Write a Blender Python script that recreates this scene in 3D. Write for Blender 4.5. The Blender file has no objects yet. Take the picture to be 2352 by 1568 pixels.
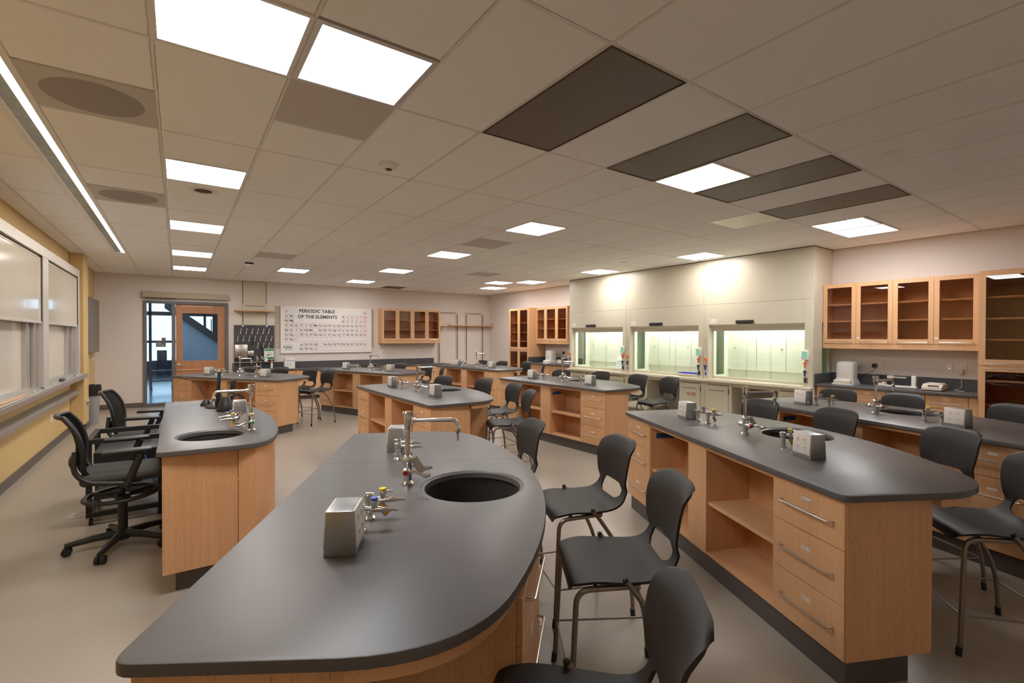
import bpy, bmesh, math, random
from mathutils import Vector, Matrix
random.seed(7)
PI = math.pi
SC = bpy.context.scene
COL = SC.collection
R = math.radians

# ------------------------------------------------------------------ materials
def new_mat(name):
    m = bpy.data.materials.new(name); m.use_nodes = True
    nt = m.node_tree; nt.nodes.clear()
    out = nt.nodes.new('ShaderNodeOutputMaterial')
    return m, nt, out

def node(nt, typ, **kw):
    n = nt.nodes.new(typ)
    for k, v in kw.items():
        if k in n.inputs: n.inputs[k].default_value = v
        else: setattr(n, k, v)
    return n

def pbr(name, col, rough=0.5, metal=0.0, spec=0.5, noise=0.0, nscale=8.0, bump=0.0, bscale=60.0, stretch=None, rvar=0.0, coat=0.0):
    m, nt, out = new_mat(name)
    b = node(nt, 'ShaderNodeBsdfPrincipled')
    b.inputs['Base Color'].default_value = (*col, 1); b.inputs['Roughness'].default_value = rough
    b.inputs['Metallic'].default_value = metal; b.inputs['Specular IOR Level'].default_value = spec
    b.inputs['Coat Weight'].default_value = coat
    tc = node(nt, 'ShaderNodeTexCoord')
    src = tc.outputs['Object']
    if stretch:
        mp = node(nt, 'ShaderNodeMapping'); mp.inputs['Scale'].default_value = stretch
        nt.links.new(src, mp.inputs['Vector']); src = mp.outputs['Vector']
    if noise or rvar:
        n = node(nt, 'ShaderNodeTexNoise', Scale=nscale, Detail=5.0)
        nt.links.new(src, n.inputs['Vector'])
        if noise:
            mix = node(nt, 'ShaderNodeMix', data_type='RGBA')
            mix.inputs['A'].default_value = (*[c * (1 - noise) for c in col], 1)
            mix.inputs['B'].default_value = (*[min(1, c * (1 + noise)) for c in col], 1)
            nt.links.new(n.outputs['Fac'], mix.inputs['Factor'])
            nt.links.new(mix.outputs['Result'], b.inputs['Base Color'])
        if rvar:
            mr = node(nt, 'ShaderNodeMapRange'); mr.inputs['To Min'].default_value = rough - rvar; mr.inputs['To Max'].default_value = rough + rvar
            nt.links.new(n.outputs['Fac'], mr.inputs['Value']); nt.links.new(mr.outputs['Result'], b.inputs['Roughness'])
    if bump:
        n2 = node(nt, 'ShaderNodeTexNoise', Scale=bscale, Detail=3.0)
        nt.links.new(src, n2.inputs['Vector'])
        bp = node(nt, 'ShaderNodeBump', Strength=bump, Distance=0.002)
        nt.links.new(n2.outputs['Fac'], bp.inputs['Height']); nt.links.new(bp.outputs['Normal'], b.inputs['Normal'])
    nt.links.new(b.outputs['BSDF'], out.inputs['Surface'])
    return m

def wood_mat(name, c1, c2, axis=2, rough=0.42):
    m, nt, out = new_mat(name)
    b = node(nt, 'ShaderNodeBsdfPrincipled'); b.inputs['Roughness'].default_value = rough
    tc = node(nt, 'ShaderNodeTexCoord')
    mp = node(nt, 'ShaderNodeMapping'); s = [110, 110, 110]; s[axis] = 2.2
    mp.inputs['Scale'].default_value = s
    nt.links.new(tc.outputs['Object'], mp.inputs['Vector'])
    n = node(nt, 'ShaderNodeTexNoise', Scale=1.0, Detail=4.0)
    nt.links.new(mp.outputs['Vector'], n.inputs['Vector'])
    mp2 = node(nt, 'ShaderNodeMapping'); s = [9, 9, 9]; s[axis] = 0.7
    mp2.inputs['Scale'].default_value = s
    nt.links.new(tc.outputs['Object'], mp2.inputs['Vector'])
    n2 = node(nt, 'ShaderNodeTexNoise', Scale=1.0, Detail=3.0)
    nt.links.new(mp2.outputs['Vector'], n2.inputs['Vector'])
    ad = node(nt, 'ShaderNodeMath', operation='MULTIPLY_ADD'); ad.inputs[1].default_value = 0.6
    ml = node(nt, 'ShaderNodeMath', operation='MULTIPLY'); ml.inputs[1].default_value = 0.45
    nt.links.new(n2.outputs['Fac'], ml.inputs[0])
    nt.links.new(n.outputs['Fac'], ad.inputs[0]); nt.links.new(ml.outputs[0], ad.inputs[2])
    cr = node(nt, 'ShaderNodeValToRGB')
    cr.color_ramp.elements[0].position = 0.33; cr.color_ramp.elements[0].color = (*c2, 1)
    cr.color_ramp.elements[1].position = 0.68; cr.color_ramp.elements[1].color = (*c1, 1)
    nt.links.new(ad.outputs[0], cr.inputs['Fac'])
    # tiny dark pores like bamboo flecks
    mp3 = node(nt, 'ShaderNodeMapping'); s = [150, 150, 150]; s[axis] = 22
    mp3.inputs['Scale'].default_value = s
    nt.links.new(tc.outputs['Object'], mp3.inputs['Vector'])
    v = node(nt, 'ShaderNodeTexNoise', Scale=1.0, Detail=1.0)
    nt.links.new(mp3.outputs['Vector'], v.inputs['Vector'])
    r3 = node(nt, 'ShaderNodeValToRGB'); r3.color_ramp.elements[0].position = 0.66; r3.color_ramp.elements[1].position = 0.74
    nt.links.new(v.outputs['Fac'], r3.inputs['Fac'])
    mx = node(nt, 'ShaderNodeMix', data_type='RGBA'); mx.inputs['B'].default_value = (*[c * 0.86 for c in c2], 1)
    nt.links.new(r3.outputs['Color'], mx.inputs['Factor']); nt.links.new(cr.outputs['Color'], mx.inputs['A'])
    nt.links.new(mx.outputs['Result'], b.inputs['Base Color'])
    nt.links.new(b.outputs['BSDF'], out.inputs['Surface'])
    return m

def emit(name, col, s):
    m, nt, out = new_mat(name)
    e = node(nt, 'ShaderNodeEmission', Color=(*col, 1), Strength=s)
    nt.links.new(e.outputs[0], out.inputs['Surface'])
    return m

def glass(name, tint, rough=0.02, ior=1.45, refl=1.0):
    m, nt, out = new_mat(name)
    t = node(nt, 'ShaderNodeBsdfTransparent', Color=(*tint, 1))
    g = node(nt, 'ShaderNodeBsdfGlossy', Roughness=rough); g.inputs['Color'].default_value = (refl, refl, refl, 1)
    lw = node(nt, 'ShaderNodeLayerWeight', Blend=0.5)
    pw = node(nt, 'ShaderNodeMath', operation='POWER'); pw.inputs[1].default_value = 5.0
    f = node(nt, 'ShaderNodeMath', operation='MULTIPLY_ADD'); f.inputs[1].default_value = 0.9; f.inputs[2].default_value = 0.035
    nt.links.new(lw.outputs['Facing'], pw.inputs[0]); nt.links.new(pw.outputs[0], f.inputs[0])
    mx = node(nt, 'ShaderNodeMixShader')
    nt.links.new(f.outputs[0], mx.inputs[0]); nt.links.new(t.outputs[0], mx.inputs[1]); nt.links.new(g.outputs[0], mx.inputs[2])
    nt.links.new(mx.outputs[0], out.inputs['Surface'])
    return m

WARM = (1.0, 0.86, 0.70)
M = {}
M['wood'] = wood_mat('maple_veneer', (0.71, 0.41, 0.215), (0.60, 0.33, 0.163))
M['woodx'] = wood_mat('maple_veneer_side', (0.71, 0.41, 0.215), (0.60, 0.33, 0.163), 0)
M['woody'] = wood_mat('maple_veneer_long', (0.71, 0.41, 0.215), (0.60, 0.33, 0.163), 1)
M['door'] = wood_mat('cherry_door', (0.47, 0.225, 0.105), (0.38, 0.17, 0.075))
M['edge'] = pbr('gap_dark', (0.07, 0.03, 0.012), 0.7)
M['top'] = pbr('epoxy_top', (0.094, 0.087, 0.088), 0.40, spec=0.45, noise=0.10, nscale=3.5, bump=0.05, bscale=420, rvar=0.05)
M['splash'] = pbr('epoxy_splash', (0.075, 0.072, 0.078), 0.4)
M['sink'] = pbr('sink_bowl', (0.036, 0.035, 0.037), 0.45, bump=0.1, bscale=400)
M['kick'] = pbr('rubber_base', (0.085, 0.072, 0.068), 0.45)
M['stool'] = pbr('stool_plastic', (0.021, 0.018, 0.0165), 0.5, spec=0.32, bump=0.15, bscale=700)
M['tube'] = pbr('taupe_tube', (0.27, 0.235, 0.205), 0.38, metal=0.75)
M['rubber'] = pbr('black_rubber', (0.012, 0.012, 0.013), 0.55)
M['black'] = pbr('black_plastic', (0.017, 0.017, 0.018), 0.42)
M['fabric'] = pbr('dark_fabric', (0.045, 0.042, 0.038), 0.85, noise=0.2, nscale=300, bump=0.3, bscale=500)
M['chrome'] = pbr('chrome', (0.82, 0.81, 0.80), 0.09, metal=1.0)
M['steel'] = pbr('brushed_steel', (0.62, 0.58, 0.53), 0.28, metal=1.0)
M['alum'] = pbr('aluminium', (0.62, 0.60, 0.57), 0.38, metal=0.85)
M['alumw'] = pbr('pale_aluminium', (0.70, 0.66, 0.60), 0.42, metal=0.35)
M['boxmetal'] = pbr('satin_box', (0.40, 0.41, 0.42), 0.34, metal=0.75)
M['plate'] = pbr('white_plate', (0.78, 0.73, 0.68), 0.35)
M['white'] = pbr('white_plastic', (0.80, 0.77, 0.74), 0.4)
M['slot'] = pbr('slot_dark', (0.02, 0.02, 0.02), 0.6)
M['yellow'] = pbr('yellow_knob', (0.85, 0.66, 0.02), 0.4)
M['blue'] = pbr('blue_knob', (0.06, 0.13, 0.50), 0.4)
M['red'] = pbr('red_index', (0.45, 0.012, 0.015), 0.35)
M['orange'] = pbr('orange_handle', (0.80, 0.13, 0.02), 0.4)
M['navy'] = pbr('navy_handle', (0.02, 0.03, 0.10), 0.4)
M['tag'] = pbr('tag_orange', (0.92, 0.45, 0.015), 0.5)
M['tagp'] = pbr('tag_clear', (0.50, 0.47, 0.44), 0.3)
M['tape'] = pbr('blue_tape', (0.012, 0.06, 0.24), 0.55)
M['floor'] = None
M['wall'] = pbr('wall_paint', (0.71, 0.645, 0.60), 0.6, bump=0.06, bscale=250)
M['wally'] = pbr('yellow_paint', (0.66, 0.475, 0.215), 0.6, bump=0.06, bscale=250)
M['ceil'] = pbr('ceiling_tile', (0.935, 0.93, 0.925), 0.9, noise=0.04, nscale=120, bump=0.25, bscale=300)
M['grid'] = pbr('ceiling_bar', (0.82, 0.79, 0.76), 0.5)
M['base'] = pbr('baseboard_rubber', (0.13, 0.105, 0.09), 0.5)
M['hood'] = pbr('hood_enamel', (0.60, 0.555, 0.44), 0.35)
M['hoodin'] = pbr('hood_liner', (0.82, 0.85, 0.76), 0.5)
M['hoodgrey'] = pbr('hood_knee_panel', (0.33, 0.30, 0.25), 0.5)
M['wb'] = pbr('whiteboard_face', (0.82, 0.75, 0.64), 0.12, coat=0.3)
M['glassbrown'] = glass('cabinet_glass', (0.82, 0.74, 0.67), 0.01, 1.5, 0.9)
M['glass'] = glass('clear_glass', (0.97, 0.985, 0.975))
M['glassgreen'] = glass('green_edge_glass', (0.86, 0.94, 0.90))
M['glassdoor'] = glass('door_glass', (0.80, 0.88, 0.92), 0.02, 1.5)
M['grille'] = pbr('ceiling_return_grille', (0.085, 0.065, 0.052), 0.6)
M['perf'] = pbr('perforated_grey', (0.36, 0.33, 0.305), 0.55)
M['perfd'] = pbr('perforated_dark', (0.27, 0.245, 0.225), 0.55)
M['frame'] = pbr('door_frame_grey', (0.13, 0.125, 0.125), 0.45)
M['peg'] = pbr('pegboard_black', (0.055, 0.053, 0.056), 0.5)
M['tan'] = pbr('mounted_tack_board', (0.46, 0.39, 0.30), 0.7)
M['chart'] = pbr('chart_white', (0.80, 0.77, 0.75), 0.4)
M['ink'] = pbr('ink_black', (0.02, 0.018, 0.018), 0.6)
M['inkred'] = pbr('ink_red', (0.62, 0.04, 0.05), 0.6)
M['inkblue'] = pbr('ink_blue', (0.05, 0.18, 0.60), 0.6)
M['inkpale'] = pbr('ink_pale', (0.55, 0.50, 0.52), 0.6)
M['green'] = pbr('sign_green', (0.01, 0.25, 0.09), 0.5)
M['screen'] = pbr('screen_off', (0.11, 0.10, 0.095), 0.3)
M['bag'] = pbr('black_bag', (0.02, 0.018, 0.018), 0.25, bump=0.6, bscale=25)
M['bin'] = pbr('bin_grey', (0.30, 0.30, 0.31), 0.5)
M['clearbag'] = None
M['cream'] = pbr('cream_case', (0.66, 0.60, 0.50), 0.4)
M['bluebin'] = pbr('blue_tray', (0.02, 0.06, 0.75), 0.4)
M['natural'] = pbr('natural_hdpe', (0.82, 0.86, 0.85), 0.4)
M['mon'] = emit('monitor_screen', (0.34, 0.78, 0.50), 0.42)
M['lamp'] = emit('lamp_warm', (1.0, 0.94, 0.885), 18.0)
M['lampc'] = emit('lamp_cool', (0.86, 0.93, 1.0), 15.0)
M['lampl'] = emit('lamp_strip', (1.0, 0.92, 0.80), 10.0)
M['lamph'] = emit('lamp_hood', (0.97, 1.0, 0.90), 15.0)
M['led'] = emit('green_led', (0.1, 1.0, 0.25), 3.0)
M['cfloor'] = pbr('corridor_floor', (0.20, 0.24, 0.28), 0.15)
M['cwall'] = pbr('corridor_wall', (0.45, 0.50, 0.55), 0.6)
M['steelblue'] = pbr('stair_steel', (0.055, 0.055, 0.065), 0.5)
M['lens'] = pbr('strip_lens', (0.26, 0.30, 0.27), 0.25, noise=0.35, nscale=9)

def floor_mat():
    m, nt, out = new_mat('epoxy_floor')
    b = node(nt, 'ShaderNodeBsdfPrincipled'); b.inputs['Roughness'].default_value = 0.30
    b.inputs['Specular IOR Level'].default_value = 0.42
    tc = node(nt, 'ShaderNodeTexCoord')
    n = node(nt, 'ShaderNodeTexNoise', Scale=210.0, Detail=2.0)
    n2 = node(nt, 'ShaderNodeTexNoise', Scale=0.9, Detail=4.0)
    for x in (n, n2): nt.links.new(tc.outputs['Object'], x.inputs['Vector'])
    cr = node(nt, 'ShaderNodeValToRGB')
    cr.color_ramp.elements[0].position = 0.30; cr.color_ramp.elements[0].color = (0.315, 0.275, 0.228, 1)
    cr.color_ramp.elements[1].position = 0.70; cr.color_ramp.elements[1].color = (0.44, 0.395, 0.335, 1)
    nt.links.new(n.outputs['Fac'], cr.inputs['Fac'])
    mx = node(nt, 'ShaderNodeMix', data_type='RGBA', blend_type='MULTIPLY'); mx.inputs['Factor'].default_value = 0.35
    cr2 = node(nt, 'ShaderNodeValToRGB'); cr2.color_ramp.elements[0].position = 0.35; cr2.color_ramp.elements[0].color = (0.82, 0.80, 0.78, 1)
    cr2.color_ramp.elements[1].position = 0.6
    nt.links.new(n2.outputs['Fac'], cr2.inputs['Fac'])
    nt.links.new(cr.outputs['Color'], mx.inputs['A']); nt.links.new(cr2.outputs['Color'], mx.inputs['B'])
    nt.links.new(mx.outputs['Result'], b.inputs['Base Color'])
    n3 = node(nt, 'ShaderNodeTexNoise', Scale=85.0, Detail=2.0); nt.links.new(tc.outputs['Object'], n3.inputs['Vector'])
    bp = node(nt, 'ShaderNodeBump', Strength=0.35, Distance=0.0022)
    nt.links.new(n3.outputs['Fac'], bp.inputs['Height']); nt.links.new(bp.outputs['Normal'], b.inputs['Normal'])
    nt.links.new(b.outputs['BSDF'], out.inputs['Surface'])
    return m
M['floor'] = floor_mat()

def film_mat():
    m, nt, out = new_mat('clear_film')
    t = node(nt, 'ShaderNodeBsdfTransparent', Color=(0.93, 0.93, 0.93, 1))
    b = node(nt, 'ShaderNodeBsdfPrincipled'); b.inputs['Base Color'].default_value = (0.78, 0.75, 0.74, 1); b.inputs['Roughness'].default_value = 0.25
    mx = node(nt, 'ShaderNodeMixShader'); mx.inputs[0].default_value = 0.5
    nt.links.new(t.outputs[0], mx.inputs[1]); nt.links.new(b.outputs[0], mx.inputs[2]); nt.links.new(mx.outputs[0], out.inputs['Surface'])
    return m
M['film'] = film_mat()

# ------------------------------------------------------------------ mesh helpers
def B(): return bmesh.new()

def xf(bm, verts, mat):
    if mat is not None: bmesh.ops.transform(bm, matrix=mat, verts=verts)

def box(bm, x0, x1, y0, y1, z0, z1, bev=0.0, seg=2, mat=None):
    r = bmesh.ops.create_cube(bm, size=1.0)
    vs = r['verts']
    for v in vs:
        v.co = Vector((x0 + (v.co.x + .5) * (x1 - x0), y0 + (v.co.y + .5) * (y1 - y0), z0 + (v.co.z + .5) * (z1 - z0)))
    if bev > 0:
        es = list({e for v in vs for e in v.link_edges})
        rr = bmesh.ops.bevel(bm, geom=es, offset=bev, segments=seg, affect='EDGES', profile=0.5)
        vs = list({v for f in rr['faces'] for v in f.verts} | {v for v in vs if v.is_valid})
    xf(bm, vs, mat)
    return vs

def lathe(bm, prof, c=(0, 0, 0), seg=20, mat=None, cap=True):
    rings = []; new = []
    for r, z in prof:
        ring = []
        for k in range(seg):
            a = 2 * PI * k / seg
            ring.append(bm.verts.new((c[0] + r * math.cos(a), c[1] + r * math.sin(a), c[2] + z)))
        rings.append(ring); new += ring
    for a, b in zip(rings, rings[1:]):
        for k in range(seg):
            bm.faces.new((a[k], a[(k + 1) % seg], b[(k + 1) % seg], b[k]))
    if cap:
        if prof[0][0] > 1e-6: bm.faces.new(list(reversed(rings[0])))
        if prof[-1][0] > 1e-6: bm.faces.new(rings[-1])
    xf(bm, new, mat)
    return new

def cyl(bm, p, q, r, seg=14, r2=None):
    return tube(bm, [p, q], r if r2 is None else [r, r2], seg)

def tube(bm, pts, r, seg=10, closed=False, mat=None):
    pts = [Vector(p) for p in pts]; n = len(pts)
    rs = r if isinstance(r, (list, tuple)) else [r] * n
    tan = []
    for i in range(n):
        a = pts[i - 1] if (i > 0 or closed) else pts[i]
        b = pts[(i + 1) % n] if (i < n - 1 or closed) else pts[i]
        t = (b - a)
        tan.append(t.normalized() if t.length > 1e-9 else Vector((0, 0, 1)))
    up = Vector((0, 0, 1)) if abs(tan[0].z) < 0.9 else Vector((1, 0, 0))
    nrm = (up - tan[0] * up.dot(tan[0])).normalized()
    rings = []; new = []
    for i in range(n):
        if i:
            nrm = nrm - tan[i] * nrm.dot(tan[i])
            nrm = nrm.normalized() if nrm.length > 1e-6 else tan[i].orthogonal().normalized()
        bi = tan[i].cross(nrm)
        ring = [bm.verts.new(pts[i] + (nrm * math.cos(2 * PI * k / seg) + bi * math.sin(2 * PI * k / seg)) * rs[i]) for k in range(seg)]
        rings.append(ring); new += ring
    pr = list(zip(rings, rings[1:])) + ([(rings[-1], rings[0])] if closed else [])
    for a, b in pr:
        for k in range(seg):
            bm.faces.new((a[k], a[(k + 1) % seg], b[(k + 1) % seg], b[k]))
    if not closed:
        bm.faces.new(list(reversed(rings[0]))); bm.faces.new(rings[-1])
    xf(bm, new, mat)
    return new

def fillet(pts, r, n=6):
    pts = [Vector(p) for p in pts]; out = [pts[0]]
    for a, b, c in zip(pts, pts[1:], pts[2:]):
        u = (a - b); v = (c - b); rr = min(r, u.length * .49, v.length * .49)
        p = b + u.normalized() * rr; q = b + v.normalized() * rr
        for k in range(n + 1):
            t = k / n
            out.append(p * (1 - t) ** 2 + b * 2 * t * (1 - t) + q * t * t)
    out.append(pts[-1])
    return out

def prism(bm, outline, z0, z1, mat=None):
    lo = [bm.verts.new((x, y, z0)) for x, y in outline]; hi = [bm.verts.new((x, y, z1)) for x, y in outline]
    n = len(outline)
    for k in range(n): bm.faces.new((lo[k], lo[(k + 1) % n], hi[(k + 1) % n], hi[k]))
    bm.faces.new(list(reversed(lo))); bm.faces.new(hi)
    xf(bm, lo + hi, mat)
    return lo + hi

def sphere(bm, c, r, seg=14, sc=(1, 1, 1)):
    rr = bmesh.ops.create_uvsphere(bm, u_segments=seg, v_segments=max(6, seg // 2), radius=r)
    for v in rr['verts']: v.co = Vector((c[0] + v.co.x * sc[0], c[1] + v.co.y * sc[1], c[2] + v.co.z * sc[2]))
    return rr['verts']

def offset_poly(pts, d):
    n = len(pts); out = []
    for i in range(n):
        a, b, c = Vector(pts[i - 1]), Vector(pts[i]), Vector(pts[(i + 1) % n])
        u = (b - a).normalized(); v = (c - b).normalized()
        nn = Vector((-u.y, u.x)) + Vector((-v.y, v.x))
        nn = nn.normalized() if nn.length > 1e-6 else Vector((-u.y, u.x))
        k = max(.5, nn.dot(Vector((-u.y, u.x))))
        p = b + nn * d / k
        out.append((p.x, p.y))
    return out

def slab_with_hole(bm, outer, hole, z0, z1, bev=0.006):
    """ccw outline slab with a round hole; both with eased top edges"""
    def ring(pts, z): return [bm.verts.new((x, y, z)) for x, y in pts]
    o = [ring(outer, z0 + bev * .6), ring(outer, z1 - bev), ring(offset_poly(outer, bev * .3), z1 - bev * .3), ring(offset_poly(outer, bev), z1)]
    ob = ring(offset_poly(outer, bev * .6), z0)
    h = None
    for a, b in zip([ob] + o, o):
        n = len(a)
        for k in range(n): bm.faces.new((a[k], a[(k + 1) % n], b[(k + 1) % n], b[k]))
    def fill(ol, hl, flip):
        es = []
        for L in (ol, hl):
            if L is None: continue
            for k in range(len(L)):
                e = bm.edges.get((L[k], L[(k + 1) % len(L)])) or bm.edges.new((L[k], L[(k + 1) % len(L)]))
                es.append(e)
        r = bmesh.ops.triangle_fill(bm, edges=es, use_beauty=True, use_dissolve=False)
        for f in [g for g in r['geom'] if isinstance(g, bmesh.types.BMFace)]:
            f.normal_update()
            if (f.normal.z < 0) != flip: f.normal_flip()
    if hole:
        hx, hy, hr = hole; N = 56
        circ = lambda r: [(hx + r * math.cos(2 * PI * k / N), hy + r * math.sin(2 * PI * k / N)) for k in range(N)]
        h0 = ring(circ(hr + .018), z1); h1 = ring(circ(hr + .014), z1 - .004); h2 = ring(circ(hr), z1 - .009); h3 = ring(circ(hr - .004), z0)
        for a, b in zip([h0, h1, h2], [h1, h2, h3]):
            for k in range(N): bm.faces.new((a[k], a[(k + 1) % N], b[(k + 1) % N], b[k]))
        fill(o[-1], h0, False); fill(ob, h3, True)
    else:
        fill(o[-1], None, False); fill(ob, None, True)

def obj(name, bm, m, parent=None, ang=35, loc=None, rz=0.0, recalc=True, extra=None):
    if recalc: bmesh.ops.recalc_face_normals(bm, faces=bm.faces)
    me = bpy.data.meshes.new(name); bm.to_mesh(me); bm.free()
    me.materials.append(M[m] if isinstance(m, str) else m)
    for e in (extra or []): me.materials.append(M[e])
    if ang:
        me.polygons.foreach_set('use_smooth', [True] * len(me.polygons))
        me.set_sharp_from_angle(angle=R(ang))
    o = bpy.data.objects.new(name, me); COL.objects.link(o)
    if parent is not None: o.parent = parent; KIDS.setdefault(parent.name, []).append(o)
    if loc is not None: o.location = loc
    o.rotation_euler = (0, 0, rz)
    return o
KIDS = {}

def thing(name, label, cat, loc=(0, 0, 0), rz=0.0, group=None):
    o = bpy.data.objects.new(name, None); COL.objects.link(o)
    o.empty_display_size = .1
    o.location = loc; o.rotation_euler = (0, 0, rz); o['label'] = label; o['category'] = cat
    if group: o['group'] = group
    return o
def tag(o, label, cat, group=None):
    o['label'] = label; o['category'] = cat
    if group: o['group'] = group
    return o
def struct(o, kind='structure'):
    o['kind'] = kind; return o
def dup(root, loc, rz, label=None, group=None, parent=None):
    r = root.copy(); COL.objects.link(r); r.location = loc; r.rotation_euler = (0, 0, rz)
    if parent is not None: r.parent = parent; KIDS.setdefault(parent.name, []).append(r)
    if label: r['label'] = label
    if group: r['group'] = group
    for ch in list(KIDS.get(root.name, [])):
        c = ch.copy(); COL.objects.link(c); c.parent = r; KIDS.setdefault(r.name, []).append(c)
        for g in list(KIDS.get(ch.name, [])):
            d = g.copy(); COL.objects.link(d); d.parent = c; KIDS.setdefault(c.name, []).append(d)
    return r

TXT = {}
def text(bm, s, size, mat, align='CENTER', bold=0.0):
    key = (s, align, bold)
    if key not in TXT:
        cu = bpy.data.curves.new('t', 'FONT'); cu.body = s; cu.align_x = align; cu.align_y = 'CENTER'; cu.size = 1.0
        cu.resolution_u = 3; cu.offset = bold
        o = bpy.data.objects.new('t', cu); COL.objects.link(o)
        dg = bpy.context.evaluated_depsgraph_get()
        me = bpy.data.meshes.new_from_object(o.evaluated_get(dg))
        TXT[key] = ([tuple(v.co) for v in me.vertices], [tuple(p.vertices) for p in me.polygons])
        bpy.data.objects.remove(o); bpy.data.curves.remove(cu); bpy.data.meshes.remove(me)
    vs, fs = TXT[key]
    nv = [bm.verts.new(mat @ (Vector(v) * size)) for v in vs]
    for f in fs:
        try: bm.faces.new([nv[i] for i in f])
        except ValueError: pass
def TM(origin, right, up=(0, 0, 1)):
    r = Vector(right); u = Vector(up); n = r.cross(u)
    m = Matrix((r, u, n)).transposed().to_4x4(); m.translation = Vector(origin)
    return m

# ------------------------------------------------------------------ room shell
XL, XR, YB, YF, CZ = -1.51, 8.72, 13.864, -1.6, 3.048
U0, V0, DU, DV = -0.0993, 2.8634, 0.6096, 1.2256
bm = B(); box(bm, XL - .3, XR + .3, YF - .3, YB, -.06, 0); struct(obj('floor', bm, 'floor', ang=0))
bm = B()
DX0, DX1, DZ = -0.662, 1.022, 2.462        # door opening with sidelight
box(bm, XL - .3, DX0, YB, YB + .13, 0, CZ + .1); box(bm, DX1, XR + .3, YB, YB + .13, 0, CZ + .1); box(bm, DX0, DX1, YB, YB + .13, DZ, CZ + .1)
struct(obj('wall_back', bm, 'wall', ang=0))
bm = B(); box(bm, XR, XR + .15, YF, YB, 0, CZ + .1); struct(obj('wall_right', bm, 'wall', ang=0))
bm = B(); box(bm, XL - .15, XL, YF, YB, 0, CZ + .1); box(bm, XL, -1.33, 10.95, 11.45, 0, CZ, .01); struct(obj('wall_left', bm, 'wally', ang=0))
bm = B(); box(bm, XL - .3, XR + .3, YF - .15, YF, 0, CZ + .1); struct(obj('wall_front', bm, 'wall', ang=0))
bm = B(); box(bm, XL, XL + .012, YF, 10.95, 0, .11); box(bm, XL, -1.318, 10.938, 10.95, 0, .11); box(bm, -1.33, -1.318, 10.938, 11.462, 0, .11); box(bm, XL, -1.318, 11.45, 11.462, 0, .11); box(bm, XL, XL + .012, 11.462, YB, 0, .11)
struct(obj('baseboard_left', bm, 'base', ang=0))
bm = B(); box(bm, XL, DX0 - .005, YB - .012, YB, 0, .11); box(bm, 6.70, XR, YB - .012, YB, 0, .11); struct(obj('baseboard_back', bm, 'base', ang=0))
bm = B(); box(bm, XR - .012, XR, 11.77, YB, 0, .11); struct(obj('baseboard_right', bm, 'base', ang=0))

# ceiling tiles: individual tegular panels hung over a bar grid
LIGHTS = [(0, -.5, 'w'), (0, 1.5, 'w'), (0, 3.5, 'w'), (0, 5.5, 'w'), (0, 7.25, 'w'), (1, -.5, 'c'), (3, 6.5, 'c'),
          (6, -.5, 'w'), (6, 1.5, 'w'), (6, 3.5, 'w'), (6, 5.5, 'w'), (6, 7.5, 'w'),
          (11, -.5, 'c'), (12, -.5, 'w'), (12, 1.5, 'w'), (12, 3.5, 'w'), (12, 5.5, 'w'), (11, 6.0, 'c'), (12, 7.0, 'w')]
PERF = [(-1, .5), (-1, 2.5), (1, 0), (6, 2.5), (2, 5.0), (9, 5.0)]          # 2x2 perforated
FLATP = [(9, 0)]
DARK = [(3, -1), (5, -1), (7, -1), (9, -1)]                                  # 2x4 return grilles
VENT = [(8, 8.25)]
busy = set()
for u, v, *_ in LIGHTS: busy.add((u, v))
for u, v in PERF + FLATP + VENT: busy.add((u, v))
bm = B(); g = .010
ucols = list(range(-3, 15)); vrows = list(range(-5, 9))
for u in ucols:
    x0 = max(XL + .01, U0 + u * DU + g); x1 = min(XR - .01, U0 + (u + 1) * DU - g)
    if u == -2: x1 = -0.905
    if x1 - x0 < .03: continue
    for v in vrows:
        if (u, v) in DARK: continue
        y0 = V0 + v * DV + g; y1 = V0 + (v + 1) * DV - g
        y1 = min(y1, YB - .012)
        segs = [(v, v + 1)]
        for (uu, vv) in busy:
            if uu == u and v - .01 <= vv < v + .99:
                segs = [(a, b) for a, b in ((v, vv), (vv + .5, v + 1)) if b - a > .05]
        for a, b in segs:
            ya = max(YF + .01, V0 + a * DV + g); yb = min(YB - .012, V0 + b * DV - g)
            if yb - ya < .03: continue
            box(bm, x0, x1, ya, yb, CZ - .001, CZ + .02, .004, 1)
box(bm, -.900, U0 - DU - g, 10.46, YB - .012, CZ - .001, CZ + .02, .004, 1)
struct(obj('ceiling', bm, 'ceil', ang=0))
bm = B(); box(bm, XL - .3, XR + .3, YF - .3, YB + .1, CZ + .009, CZ + .10)
struct(obj('trim_1', bm, 'grid', ang=0))
bm = B()
for u in range(-2, 15):
    x = U0 + u * DU
    if XL < x < XR: box(bm, x - .007, x + .007, YF, YB, CZ - .0015, CZ + .010)
for v in range(-4, 9):
    y = V0 + v * DV
    box(bm, XL, -.905, y - .006, y + .006, CZ - .001, CZ + .010); box(bm, -.70, XR, y - .006, y + .006, CZ - .001, CZ + .010)
struct(obj('trim_2', bm, 'grid', ang=0))

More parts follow.
